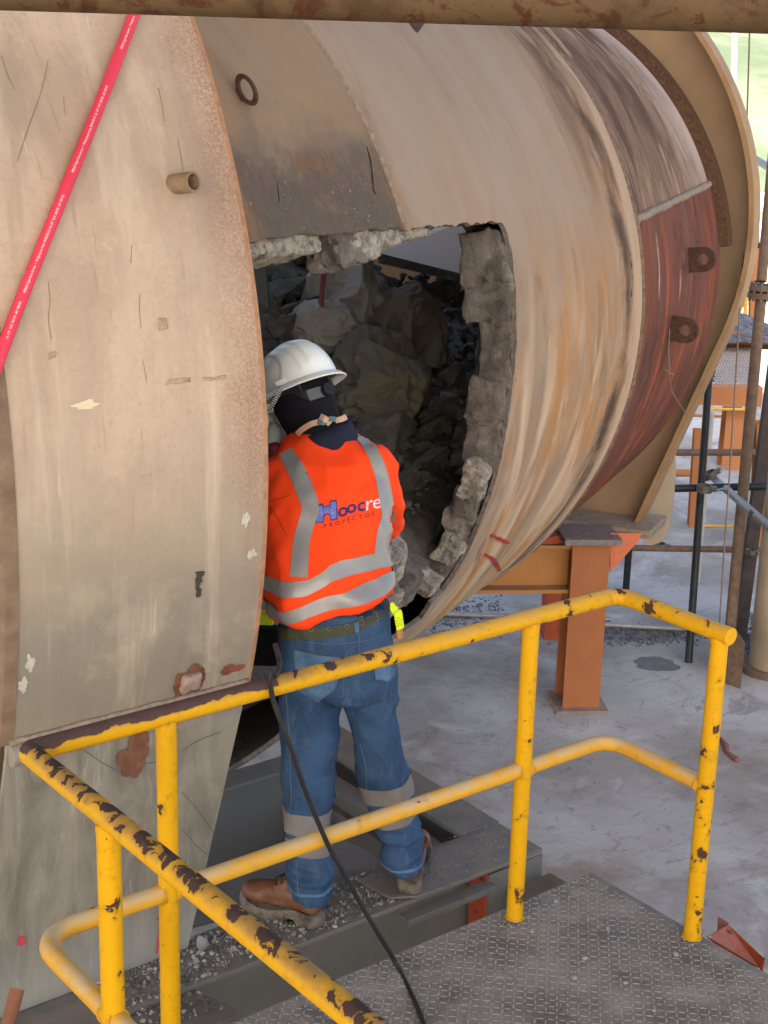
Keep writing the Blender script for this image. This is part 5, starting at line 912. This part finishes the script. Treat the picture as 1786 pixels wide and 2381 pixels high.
body = fuse([px_rings(shrink(torso_rows[:-1], .78)), px_rings(shrink(pelv, .8)), px_rings(shrink(leg_l, .62)), px_rings(shrink(leg_r, .62)), capsule([neck-UZ*.06, neck, hc-h_u*.04], [.055, .052, .056]), ellipsoid(hc+h_u*.02, (.075, .098, .115), HA), ellipsoid(hc+h_f*.1-h_u*.015, (.014, .02, .022), HA), ellipsoid(hc+h_f*.07-h_u*.075, (.035, .03, .03), HA),
             ellipsoid(hc+hs_*.077, (.004, .016, .026), HA), ellipsoid(hc-hs_*.077, (.004, .016, .026), HA),
             capsule([rsh, rmid, rel, (rel+rwr)/2, rwr], [.055, .052, .046, .04, .03]), capsule([lsh, lmid, lel, (lel+lwr)/2, lwr], [.058, .052, .046, .04, .03])]+hand(rwr, nrm(rwr-rel)*.8-UZ*.2, UZ, 1)+hand(lwr, nrm(lwr-lel), UZ, -1), .0062, 3)
HEEL_L, HEEL_R = onz(745, 2152, ZB+.004), onz(950, 2079, ZB+.014)
person = mk('person', body, SKIN, smooth=True, origin=(HEEL_L+HEEL_R)/2, label='worker in orange reflective jacket, jeans and white hard hat facing into the kiln opening', cat='person')
def pm(nm, vf, mt, par=person, **k): return mk(nm, vf, mt, par, **k)
jacket = pm('jacket', JK, HIVIS, smooth=True); jeans = pm('jeans', JN, DENIM, smooth=True)

def cast(tree, px, py, off):
    d = nrm(ray(px, py)); h = tree.ray_cast(Vector(CAM), Vector(d))
    if h[0] is None: return None
    n = np.array(h[1]); n = -n if n@d > 0 else n; return np.array(h[0])+n*off
def px_patch(nm, poly, tree, off, mt, par, step=5., thick=0):
    P = np.array(poly, float); ed = []
    for i in range(len(P)):
        a, b = P[i], P[(i+1) % len(P)]; k = max(1, int(np.linalg.norm(b-a)/step)); ed += [a+(b-a)*j/k for j in range(k)]
    ed = np.array(ed); gx, gy = np.arange(P[:, 0].min(), P[:, 0].max(), step), np.arange(P[:, 1].min(), P[:, 1].max(), step); g = np.array([(x, y) for x in gx for y in gy]).reshape(-1, 2)
    if len(g): g = g[in_poly(g, ed)]
    if len(g): g = g[np.min(np.linalg.norm(g[:, None]-ed[None], axis=2), 1) > step*.4]
    n = len(ed); vo, _, fo = delaunay_2d_cdt([Vector(q) for q in ed]+[Vector(q) for q in g], [(i, (i+1) % n) for i in range(n)], [], 0, 1e-5)[:3]; Q = np.array(vo); Fq = [f for f in fo if in_poly(Q[list(f)].mean(0)[None], ed)[0]]
    W = [cast(tree, *q, off) for q in Q]; Fq = [f for f in Fq if all(W[i] is not None for i in f) and max(np.linalg.norm(W[f[0]]-W[f[1]]), np.linalg.norm(W[f[1]]-W[f[2]])) < .05]; W = [w if w is not None else CAM for w in W]
    used = sorted({i for f in Fq for i in f}); rm = {u: i for i, u in enumerate(used)}
    return mk(nm, (np.array([W[u] for u in used]), [tuple(rm[i] for i in f) for f in Fq]), mt, par, smooth=True)
def ribbon_px(nm, line, w, tree, off, mt, par):
    P = np.array(spline([(*q, 0) for q in line], 5))[:, :2]; w = np.interp(np.linspace(0, 1, len(P)), np.linspace(0, 1, len(w)), w) if not np.isscalar(w) else np.full(len(P), w); L, Rr = [], []
    for i in range(len(P)): d = nrm(P[min(i+1, len(P)-1)]-P[max(i-1, 0)]); s = V(-d[1], d[0]); L.append(P[i]+s*w[i]/2); Rr.append(P[i]-s*w[i]/2)
    return px_patch(nm, L+Rr[::-1], tree, off, mt, par)
ribbon_px('reflective_stripe', [(664, 1050), (690, 1095), (711, 1145), (722, 1182), (711, 1222), (701, 1265), (695, 1342)], [34, 40, 42, 40, 38, 38, 42], JB, .0028, TAPE, jacket)
ribbon_px('reflective_stripe', [(833, 1008), (864, 1048), (884, 1098), (896, 1160), (902, 1200), (891, 1245), (884, 1306)], [22, 28, 30, 30, 32, 32, 32], JB, .0028, TAPE, jacket)
def wrap(nm, curve, w, tree, off, mt, par, bc_, n=110, cb=None):
    """band running all the way round the body: height taken along the curve across the back"""
    xs_, ys_ = zip(*curve); rows = []; L, R = B_(xs_[0], ys_[0], bc_), B_(xs_[-1], ys_[-1], bc_); c = (L+R)/2; A = abs((R-L)@RH)/2*1.0
    for k in range(n):
        t = 2*math.pi*k/n; lat = math.cos(t)*A; px = np.interp(lat, [-A, A], [xs_[0], xs_[-1]]); py = np.interp(px, xs_, ys_); z = B_(px, py, bc_-abs(math.sin(t))*.1)[2]; row = []
        for s in np.linspace(-.5, .5, 5):
            o = V(c[0], c[1], z+s*w); d = RH*math.cos(t)*1.0+FH*math.sin(t)*.8; d = nrm(d); h = tree.ray_cast(Vector(o+d*.6), Vector(-d))
            row.append(np.array(h[0])+d*off if h[0] is not None else o+d*.12)
        rows.append(np.array(row))
    v = np.vstack(rows); f = [(k*5+j, k*5+j+1, ((k+1) % n)*5+j+1, ((k+1) % n)*5+j) for k in range(n) for j in range(4)]; return mk(nm, (v, f), mt, par, smooth=True)
TB = bvh(displaced(fuse([torso], .0075, 6), jfold))
def wrapj(curve, w): return wrap('reflective_stripe', curve, w, TB, .0045, TAPE, jacket, 4.07)
wrapj([(608, 1345), (640, 1352), (673, 1358), (720, 1355), (752, 1340), (775, 1325), (806, 1318), (855, 1311), (913, 1298)], .042); wrapj([(612, 1402), (640, 1414), (680, 1423), (705, 1414), (735, 1399), (770, 1387), (820, 1373), (870, 1359), (912, 1340)], .040)
def leg_wrap(rows, y0, y1):
    mid = [(r[0], (r[1]+r[2])/2, r[3]) for r in rows]; px = np.interp((y0+y1)/2, [q[0] for q in mid], [q[1] for q in mid]); b = np.interp((y0+y1)/2, [q[0] for q in mid], [q[2] for q in mid]); c = B_(px, (y0+y1)/2, b); zt, zb_ = B_(px, y0, b-.07)[2], B_(px, y1, b-.07)[2]; rws = []; n = 60
    for k in range(n):
        w = 2*math.pi*k/n; d = RH*math.cos(w)+FH*math.sin(w); row = []
        for s in np.linspace(0, 1, 5):
            o = V(c[0], c[1], zb_+(zt-zb_)*s+.02*math.cos(w)*(1 if rows is leg_r else -.3)); h = NB.ray_cast(Vector(o), Vector(d), .2); row.append((np.array(h[0]) if h[0] is not None else o+d*.065)+d*.003)
        rws.append(np.array(row))
    mk('reflective_band', (np.vstack(rws), [(k*5+j, k*5+j+1, ((k+1) % n)*5+j+1, ((k+1) % n)*5+j) for k in range(n) for j in range(4)]), TAPE_LEG, jeans, smooth=True)
leg_wrap(leg_l, 1906, 1948); leg_wrap(leg_l, 1966, 1998); leg_wrap(leg_r, 1832, 1872); leg_wrap(leg_r, 1892, 1926)
STITCH = flat('pale_stitch', (.085, .125, .19), .9, 0, .2, 60); SEAMD = flat('dark_denim_seam', (.025, .05, .10), .9)
DEN2 = Mat('pocket_denim', .85); vv = DEN2.co(); DEN2 = DEN2.color(DEN2.mix(DEN2.ramp(DEN2.noise(7, 6, .7, vv), .35, .68), (.04, .085, .165), (.10, .175, .28))).bump(DEN2.noise(200, 2, .6, vv), .2, .001).m
for pk in ([(686, 1511), (742, 1524), (798, 1529), (788, 1568), (776, 1603), (739, 1630), (693, 1602)], [(866, 1528), (918, 1515), (917, 1566), (900, 1584), (873, 1577)]):
    px_patch('back_pocket', pk, NB, .0032, DEN2, jeans); lp = pk+[pk[0]]; d = [cast(NB, *q, .005) for q in dense([(*q, 0) for q in lp], 4) for q in [q[:2]]]; d = [q for q in d if q is not None]; mk('pocket_stitch', tube(d, .0016, 5), STITCH, jeans)
for ln in ([(665, 1600), (672, 1700), (676, 1800), (678, 1860), (674, 1890)], [(838, 1730), (850, 1780), (853, 1835)], [(834, 1470), (836, 1500), (834, 1545)], [(670, 1484), (720, 1494), (780, 1497), (850, 1490), (905, 1468)], [(690, 2000), (692, 2040), (694, 2082)], [(796, 1620), (800, 1570), (806, 1520), (834, 1497)]):
    d = [cast(NB, q[0], q[1], .0012) for q in spline([(*q, 0) for q in ln], 8)]; d = [q for q in d if q is not None]
    if len(d) > 3: mk('seam', tube(d, .0013, 5), STITCH, jeans)
def hem_ring(y, rows, r=.0035):
    c = np.mean([B_(rows[-1][1], rows[-1][0], rows[-1][3]), B_(rows[-1][2], rows[-1][0], rows[-1][3])], 0); P = []
    for w in np.linspace(0, 2*math.pi, 40)[:-1]:
        d = RH*math.cos(w)+FH*math.sin(w); o = V(c[0], c[1], B_(700, y, rows[-1][3]-.05)[2]); h = NB.ray_cast(Vector(o), Vector(d), .2); P.append((np.array(h[0]) if h[0] is not None else o+d*.06))
    mk('cuff_hem', tube(P+[P[0]], r, 8, False), DEN2, jeans, smooth=True)
hem_ring(2076, leg_l, .006); hem_ring(2012, leg_r, .006)
# jacket print
INK = flat('navy_embroidery', (.035, .03, .13), .8, 0, .2, 90); INKB = flat('blue_embroidery', (.075, .12, .42), .8, 0, .2, 90); INKW = flat('pale_embroidery', (.55, .58, .80), .8); INKS = flat('silver_embroidery', (.60, .58, .58), .6); INKM = flat('maroon_embroidery', (.13, .012, .04), .8)
z2p = lambda q: (720+q[0]/8.295, 1140+q[1]/8.295)
emb = [(118, 290), (270, 250), (273, 312), (385, 285), (387, 205), (520, 180), (545, 565), (400, 592), (392, 500), (370, 470), (330, 465), (292, 500), (276, 560), (278, 626), (112, 637)]
px_patch('emblem', [z2p(q) for q in emb], JB, .0016, INK, jacket, 2.)
for q in ([(134, 318), (256, 286), (262, 395), (268, 480), (262, 610), (130, 620)], [(402, 235), (506, 208), (526, 548), (412, 574), (404, 480), (398, 400)], [(270, 335), (392, 308), (394, 440), (372, 452), (328, 447), (276, 478)]): px_patch('emblem_field', [z2p(p) for p in q], JB, .0024, INKB, jacket, 2.)
def emb_line(a, b, w=3.2, mt=INKW):
    P = [cast(JB, *z2p((a[0]+(b[0]-a[0])*t, a[1]+(b[1]-a[1])*t)), .003) for t in np.linspace(0, 1, 5)]
    if all(p is not None for p in P): return tube(P, w/8.295/F_PX*4.2/2, 4)
ls = []
for k in range(9): y = 350+k*32; ls.append(emb_line((140, y), (258, y-20))); ls += [emb_line((165+(k % 2)*24+j*46, y-6), (165+(k % 2)*24+j*46, y-32)) for j in range(2)]
for k in range(9): y = 270+k*34; ls.append(emb_line((410, y), (512, y-22))); ls += [emb_line((430+(k % 2)*22+j*42, y-6), (430+(k % 2)*22+j*42, y-34)) for j in range(2)]
for k in range(10): w = math.pi*(.08+.84*k/9); ls.append(emb_line((335-62*math.cos(w), 490-45*math.sin(w)), (335-150*math.cos(w), 470-150*math.sin(w)), 4.5))
mk('emblem_bricks', join([l for l in ls if l]), INKW, jacket)
def letter(ch, cx, cy, h, mt, rot, bold, nm='letter', wid=1.):
    x, f = text_mesh(ch, 1., bold); x = np.array(x); mn, mx = x.min(0), x.max(0); x = (x-(mn+mx)/2)/(mx[1]-mn[1])*h; x, f = subdiv((x, f), 0); cs, sn = math.cos(rot), math.sin(rot)
    W = [cast(JB, *z2p((cx+(p[0]*wid)*cs-p[1]*sn*0, cy-p[1]-(p[0]*wid)*sn)), .0026) for p in x]
    if all(w is not None for w in W): mk(nm, (np.array(W), f), mt, jacket)
for ch, cx, cy, h in (('o', 645, 422, 195), ('o', 806, 358, 188), ('c', 990, 322, 188)): letter(ch, cx, cy, h, INK, .2, True)
letter('r', 1152, 290, 185, INKS, .2, False); letter('e', 1292, 262, 190, INKS, .2, False)
for i, ch in enumerate('PROYECTOS'): letter(ch, [305, 420, 537, 655, 752, 848, 982, 1108, 1215][i], [692, 668, 638, 608, 570, 540, 522, 490, 455][i], 84, INKM, .24, False)
for ln in ([(621, 1168), (634, 1185), (650, 1212), (664, 1240)], [(616, 1170), (640, 1163), (676, 1152)], [(660, 1062), (640, 1072), (614, 1086)]):
    d = [cast(JB, q[0], q[1], .001) for q in spline([(*q, 0) for q in ln], 6)]; d = [q for q in d if q is not None]
    if len(d) > 3: mk('sleeve_seam', tube(d, .0016, 5), flat('orange_seam', (.55, .04, .01), .8), jacket)
# belt, loop, eyelets
bx = [(640, 1470), (680, 1468), (720, 1464), (765, 1461), (806, 1455), (843, 1444), (880, 1428), (920, 1405)]
belt = wrap('belt', bx, .033, NB, .005, OLIVE, person, 4.06); BBv = np.zeros(len(belt.data.vertices)*3); belt.data.vertices.foreach_get('co', BBv); BB = BVHTree.FromPolygons([Vector(p) for p in BBv.reshape(-1, 3)+WL[person.name]], [tuple(p.vertices) for p in belt.data.polygons])
for q in ((724, 1464), (765, 1462), (806, 1456), (842, 1449), (840, 1438), (873, 1428), (876, 1438)):
    p = cast(BB, *q, .001)
    if p is not None: vd = nrm(CAM-p); a_ = nrm(np.cross(vd, UZ)); u_ = np.cross(a_, vd); mk('eyelet', tube([p+(a_*math.cos(w)+u_*math.sin(w))*.0052 for w in np.linspace(0, 2*math.pi, 15)], .0016, 5, False), CLAMP, belt, smooth=True); mk('eyelet_hole', prism([p+(a_*math.cos(w)+u_*math.sin(w))*.004 for w in np.linspace(0, 2*math.pi, 10)[:-1]], vd*.001), BLKP, belt)
px_patch('belt_loop', [(821, 1441), (831, 1439), (836, 1471), (826, 1473)], BB, .004, DEN2, jeans, 4)
CLIPM = flat('fluorescent_clip', (.62, .80, .03), .4); cl = B_(918, 1425, 4.0)
def flatp(pxs, b, th, nm, mt, par): return mk(nm, prism([B_(*q, b) for q in pxs], FH*th), mt, par, bevel=.0015)
flatp([(907, 1403), (914, 1401), (920, 1410), (926, 1414), (925, 1424), (914, 1428), (907, 1418)], 4.0, .012, 'glove_clip', CLIPM, person); flatp([(916, 1428), (929, 1418), (935, 1424), (940, 1460), (923, 1467), (919, 1450)], 3.99, .014, 'glove_clip', CLIPM, person)
for k in range(4): flatp([(921, 1438+k*6), (937, 1435+k*6), (937, 1437+k*6), (921, 1440+k*6)], 3.984, .008, 'clip_rib', CLIPM, person)
mk('hanging_tag', capsule([B_(929, 1464, 4.02), B_(929, 1480, 4.02)], [.010, .011], 12), flat('tan_rubber', (.42, .22, .11), .6), person, smooth=True)
# yellow and black pouch seen left of the waist
mk('side_pouch', box(B_(610, 1435, 4.28), (.07, .05, .035), (RH, FH, UZ)), CLIPM, person, bevel=.004); mk('side_pouch', box(B_(612, 1500, 4.30), (.10, .06, .12), (RH, FH, UZ)), KNIT, person, bevel=.01)
# boots
def boot(heel, d, L, lab):
    d = nrm(d); s = V(d[1], -d[0], 0); k = L/.295; P = lambda x, y, z: heel+(d*x+s*y*1.08)*k+UZ*z*k*1.42
    up = fuse([capsule([P(.03, 0, .06), P(.035, 0, .105)], [.040*k, .043*k]), capsule([P(.04, 0, .055), P(.12, .0, .058), P(.215, 0, .05)], [.038*k, .043*k, .036*k]), ellipsoid(P(.225, 0, .048), (.066*k, .047*k, .034*k), (d, s, UZ)), capsule([P(.05, 0, .105), P(.13, 0, .075)], [.037*k, .034*k]), ellipsoid(P(.035, 0, .055), (.04*k, .039*k, .045*k), (d, s, UZ))], .005, 5)
    up = displaced(up, lambda p: .0016*ridge(p, (9, 9, 26), 3)+.0012*mnoise.noise(Vector(p*40)))
    out = []; prof = [(-.008, 0), (-.003, .022), (.02, .036), (.06, .034), (.11, .036), (.17, .045), (.22, .049), (.26, .042), (.285, .024), (.292, 0)]; sp_ = spline([(*q, 0) for q in prof], 5); ol_ = [(q[0], q[1]) for q in sp_]+[(q[0], -q[1]) for q in sp_[::-1][1:-1]]
    rings = [np.array([P(.14+(x-.14)*g, y*g, z+(.012*max(0, (x-.2)/.09)**2)+(.012 if (.075 < x < .105 and z < .01) else 0)+hx_*(.010*math.sin(x*26)*.6)) for x, y in ol_]) for g, z, hx_ in ((.97, .0, 0), (1.0, .004, 0), (1.015, .015, 0), (1.0, .025, 1), (.95, .030, 1))]
    b = mk('boot', up, LEATH, person, smooth=True, label=lab); mk('sole', ring_sweep(rings), SOLE, b, smooth='auto')
    for i, (a_, z_) in enumerate([(.150, .098), (.130, .107), (.112, .118)]): mk('lace', tube([P(a_, -.026, z_-.014), P(a_+.006, -.01, z_), P(a_-.004, .01, z_+.001), P(a_+.004, .026, z_-.014)], .003*k, 6), BLKP, b, smooth=True)
    mk('ankle_collar', tube([P(.035+.044*math.cos(w), .044*math.sin(w), .118) for w in np.linspace(0, 2*math.pi, 25)], .009*k, 8, False), flat('boot_collar', (.10, .04, .018), .7), b, smooth=True)
    return b
toe_l = onz(586, 2108, ZB); boot(HEEL_L+V(0, 0, .0), toe_l-HEEL_L, np.linalg.norm(toe_l-HEEL_L)*1.16, 'brown leather boot turned sideways to the left'); boot(HEEL_R, FH*1.0+RH*.12, .285, 'brown leather boot seen from behind')
# head: balaclava, collar, mask, hard hat
bal = fuse([ellipsoid(hc+h_u*.015, (.087, .107, .125), HA), capsule([hc-h_u*.05-h_f*.015, hc-h_u*.09-h_f*.01, neck-UZ*.02], [.078, .073, .078]), ellipsoid(hc-h_u*.075+h_f*.05, (.06, .06, .055), HA), px_rings([(1040, 672, 822, 4.28, .085), (1000, 685, 805, 4.29, .075), (975, 680, 800, 4.29, .07)])], .0055, 6)
BAL = displaced(bal, lambda p: .004*ridge(p, (7, 7, 16), 5)+.0012*mnoise.noise(Vector(p*40))); pm('balaclava', BAL, KNIT, smooth=True)
col = [superring((B_(L, y, b)+B_(R, y, b))/2, np.linalg.norm(B_(R, y, b)-B_(L, y, b))/2, hd, 40, .95, 0, .33) for y, L, R, b, hd in ((1052, 655, 838, 4.27, .098), (1030, 668, 828, 4.275, .092), (1008, 678, 820, 4.28, .088), (992, 688, 815, 4.285, .084))]
pm('collar', displaced(ring_sweep(col), lambda p: .003*ridge(p, (9, 9, 14), 7)), NAVY, smooth=True)
STRAPM = flat('beige_neck_tie', (.52, .36, .25), .8); TEAL = flat('teal_knot', (.09, .15, .18), .8, 0, .3, 60)
def strap(pxs, b, w, mt, nm, par=person, th=.002):
    P = [B_(q[0], q[1], b+(q[2] if len(q) > 2 else 0)) for q in pxs]; P = spline(P, 6); v = []; 
    for i, p in enumerate(P): d = nrm(P[min(i+1, len(P)-1)]-P[max(i-1, 0)]); s = nrm(np.cross(d, nrm(CAM-p))); v += [p-s*w/2, p+s*w/2, p+s*w/2+FH*th, p-s*w/2+FH*th]
    return mk(nm, ring_sweep([np.array(v[i*4:i*4+4]) for i in range(len(P))]), mt, par, smooth='auto')
strap([(690, 1010, .02), (705, 997, -.01), (724, 986, -.03), (742, 981, -.035)], 4.21, .016, STRAPM, 'neck_tie'); strap([(744, 968, -.03), (756, 974, -.045), (768, 986, -.03)], 4.21, .017, STRAPM, 'neck_tie'); strap([(780, 978, -.02), (795, 974, -.02), (806, 969, .0)], 4.21, .016, STRAPM, 'neck_tie')
strap([(738, 981, -.04), (750, 983, -.045), (760, 982, -.04)], 4.21, .013, TEAL, 'tie_knot'); strap([(764, 975, -.04), (774, 974, -.04), (781, 976, -.03)], 4.21, .014, TEAL, 'tie_knot')
mask = mk('respirator', fuse([ellipsoid(B_(632, 1020, 4.30), (.030, .05, .05)), capsule([B_(622, 975, 4.32), B_(640, 1035, 4.30)], [.018, .022])], .004, 4), flat('grey_mask', (.19, .20, .165), .6), person, smooth=True)
mk('filter', tube([B_(634, 1035, 4.27), B_(637, 1045, 4.25), B_(640, 1064, 4.25), B_(640, 1072, 4.27)], [.018, .024, .024, .015], 20), flat('maroon_filter', (.09, .012, .018), .5), mask, smooth='auto')
strap([(618, 962), (620, 985), (616, 1000)], 4.27, .012, STRAPM, 'mask_strap')
# hard hat
hh = hc+h_u*.062+h_f*.004
def hat(th, ph, off=0.):          # th around, ph from brim (0) to top (1)
    a, b, h = .115, .140, .128; c_ = math.cos(ph*math.pi/2)**.72; s_ = math.sin(ph*math.pi/2)**.92; x, y = math.cos(th)*a*c_, math.sin(th)*b*c_
    k = lambda e, w: 1/(1+math.exp(-e/w))
    ridge_ = .0055*k(.026-abs(x), .0012)*k(ph-.18, .03); ridge_ += .003*k(.052-abs(x), .0012)*k(ph-.12, .03)
    e = ((abs(th if th < math.pi else th-2*math.pi)-(0 if x > 0 else math.pi))/.62)**2+((ph-.30)/.36)**2; ridge_ += .0045*k(e-1, .05)-.0045
    n = nrm(hs_*x/a/a+h_f*y/b/b+h_u*max(.001, s_)*.9/h); return hh+hs_*x+h_f*y+h_u*s_*h+n*(ridge_+off)
rings = [np.array([hat(2*math.pi*k/160, p) for k in range(160)]) for p in np.linspace(0, .992, 56)]
hatv = ring_sweep(rings, True, False); n0 = len(hatv[0]); hatv = (np.vstack([hatv[0], [hat(0, 1)]]), hatv[1]+[(n0-160+k, n0-160+(k+1) % 160, n0) for k in range(160)])
helmet = mk('hard_hat', hatv, HELM, person, smooth=True)
mk('hat_inside', ring_sweep([np.array([hat(2*math.pi*k/80, p, -.006) for k in range(80)]) for p in np.linspace(0, .95, 14)], True, False), flat('hat_inside', (.35, .35, .33), .5), helmet, smooth=True)
br = []
for k in range(120):
    t = 2*math.pi*k/120; d = nrm(hs_*math.cos(t)*.142+h_f*math.sin(t)*.113); e = .013+.030*max(0, math.sin(t))**3+.004*max(0, -math.sin(t)); p = hat(t, 0, .0045)
    br.append(np.array([p+h_u*.006-d*.006, p+d*e*.45+h_u*.001, p+d*e-h_u*.009, p+d*(e+.0035)-h_u*.0125, p+d*(e-.001)-h_u*.015, p+d*e*.4-h_u*.006, p-d*.006-h_u*.002]))
mk('brim', ring_sweep(br+[br[0]], True, False), HELM, helmet, smooth=True)
def hband(t0, t1, z0, z1, r, mt, nm, par=helmet, n=24, th=.003):
    rg = []
    for t in np.linspace(t0, t1, n):
        q = hh+hs_*math.cos(t)*(r+.003)+h_f*math.sin(t)*(r+.026); d = nrm(hs_*math.cos(t)+h_f*math.sin(t)); z0_, z1_ = (z0(t), z1(t)) if callable(z0) else (z0, z1); rg.append(np.array([q+h_u*z0_, q+h_u*z1_, q+h_u*z1_+d*th, q+h_u*z0_+d*th]))
    return mk(nm, ring_sweep(rg), mt, par, smooth='auto')
sg = lambda t: 1/(1+math.exp(-(abs(t+math.pi/2)-.75)/.09))
hband(-math.pi/2-1.6, -math.pi/2+1.6, lambda t: -.062+.045*sg(t), lambda t: -.034+.045*sg(t), .086, BLKP, 'ratchet_band', th=.004); hband(-math.pi/2-.50, -math.pi/2+.28, -.064, -.032, .089, GREYP, 'ratchet_cover')
kb = hh+h_f*-.118-h_u*.048+hs_*.012; mk('ratchet_knob', tube([kb, kb-h_f*.018], [.020, .019], 22), BLKP, helmet, smooth='auto')
for t in (-math.pi/2-.62, -math.pi/2+.42): q = hh+hs_*math.cos(t)*.1+h_f*math.sin(t)*.118; mk('suspension_arm', tube([q-h_u*.03, q+h_u*.03-h_f*math.sin(t)*.01], .006, 8), BLKP, helmet, smooth=True)
m = Mat('striped_chin_strap', .7); w = m.n('TexWave', {'Vector': m.co('UV'), 'Scale': .32}, wave_type='BANDS', bands_direction='X').outputs[0]; m.color(m.mix(m.ramp(w, .45, .55), (.015, .015, .015), (.6, .6, .58))); 
P = spline([B_(654, 903, 4.20), B_(640, 930, 4.22), B_(624, 958, 4.26)], 12); v, uvv = [], []
for i, p in enumerate(P): d = nrm(P[min(i+1, len(P)-1)]-P[max(i-1, 0)]); s = nrm(np.cross(d, CAM-p)); v += [p-s*.0062, p+s*.0062]; uvv += [(i/len(P)*12, 0), (i/len(P)*12, 1)]
mk('chin_strap', (np.array(v), [(2*i, 2*i+1, 2*i+3, 2*i+2) for i in range(len(P)-1)]), m.m, helmet, uv=uvv)
pc = hat(math.pi+.55, .05, .004); mk('side_slot', box(pc, (.030, .006, .016), (np.cross(h_u, nrm(pc-hh)), nrm(pc-hh), h_u)), HELM, helmet, bevel=.001)

# ------------------------------------------------------------------ black cable over the rail
cp = [onz(648, 1500, 1.02)*0+ony(640, 1500, .16), ony(648, 1528, .06), ony(650, 1548, .02), V(*ony(641, 1553, -.02)[:2], HT+.034), ony(631, 1560, -.036), ony(628, 1585, -.040), ony(636, 1630, -.036), ony(655, 1684, -.05), ony(682, 1755, -.06), ony(709, 1836, -.06), ony(739, 1910, -.045), ony(769, 1977, -.03), ony(800, 2031, -.02), ony(837, 2099, -.015), ony(880, 2172, -.03)]
cp += [onz(922, 2243, .0075), onz(964, 2327, .0065), onz(990, 2395, .0065), onz(1010, 2480, .0065)]
cb_ = spline(cp, 8); mk('power_cable', tube(cb_, .0062, 10), BLACK, smooth=True, label='black cable draped over the yellow top rail and down to the checker plate', cat='cable')
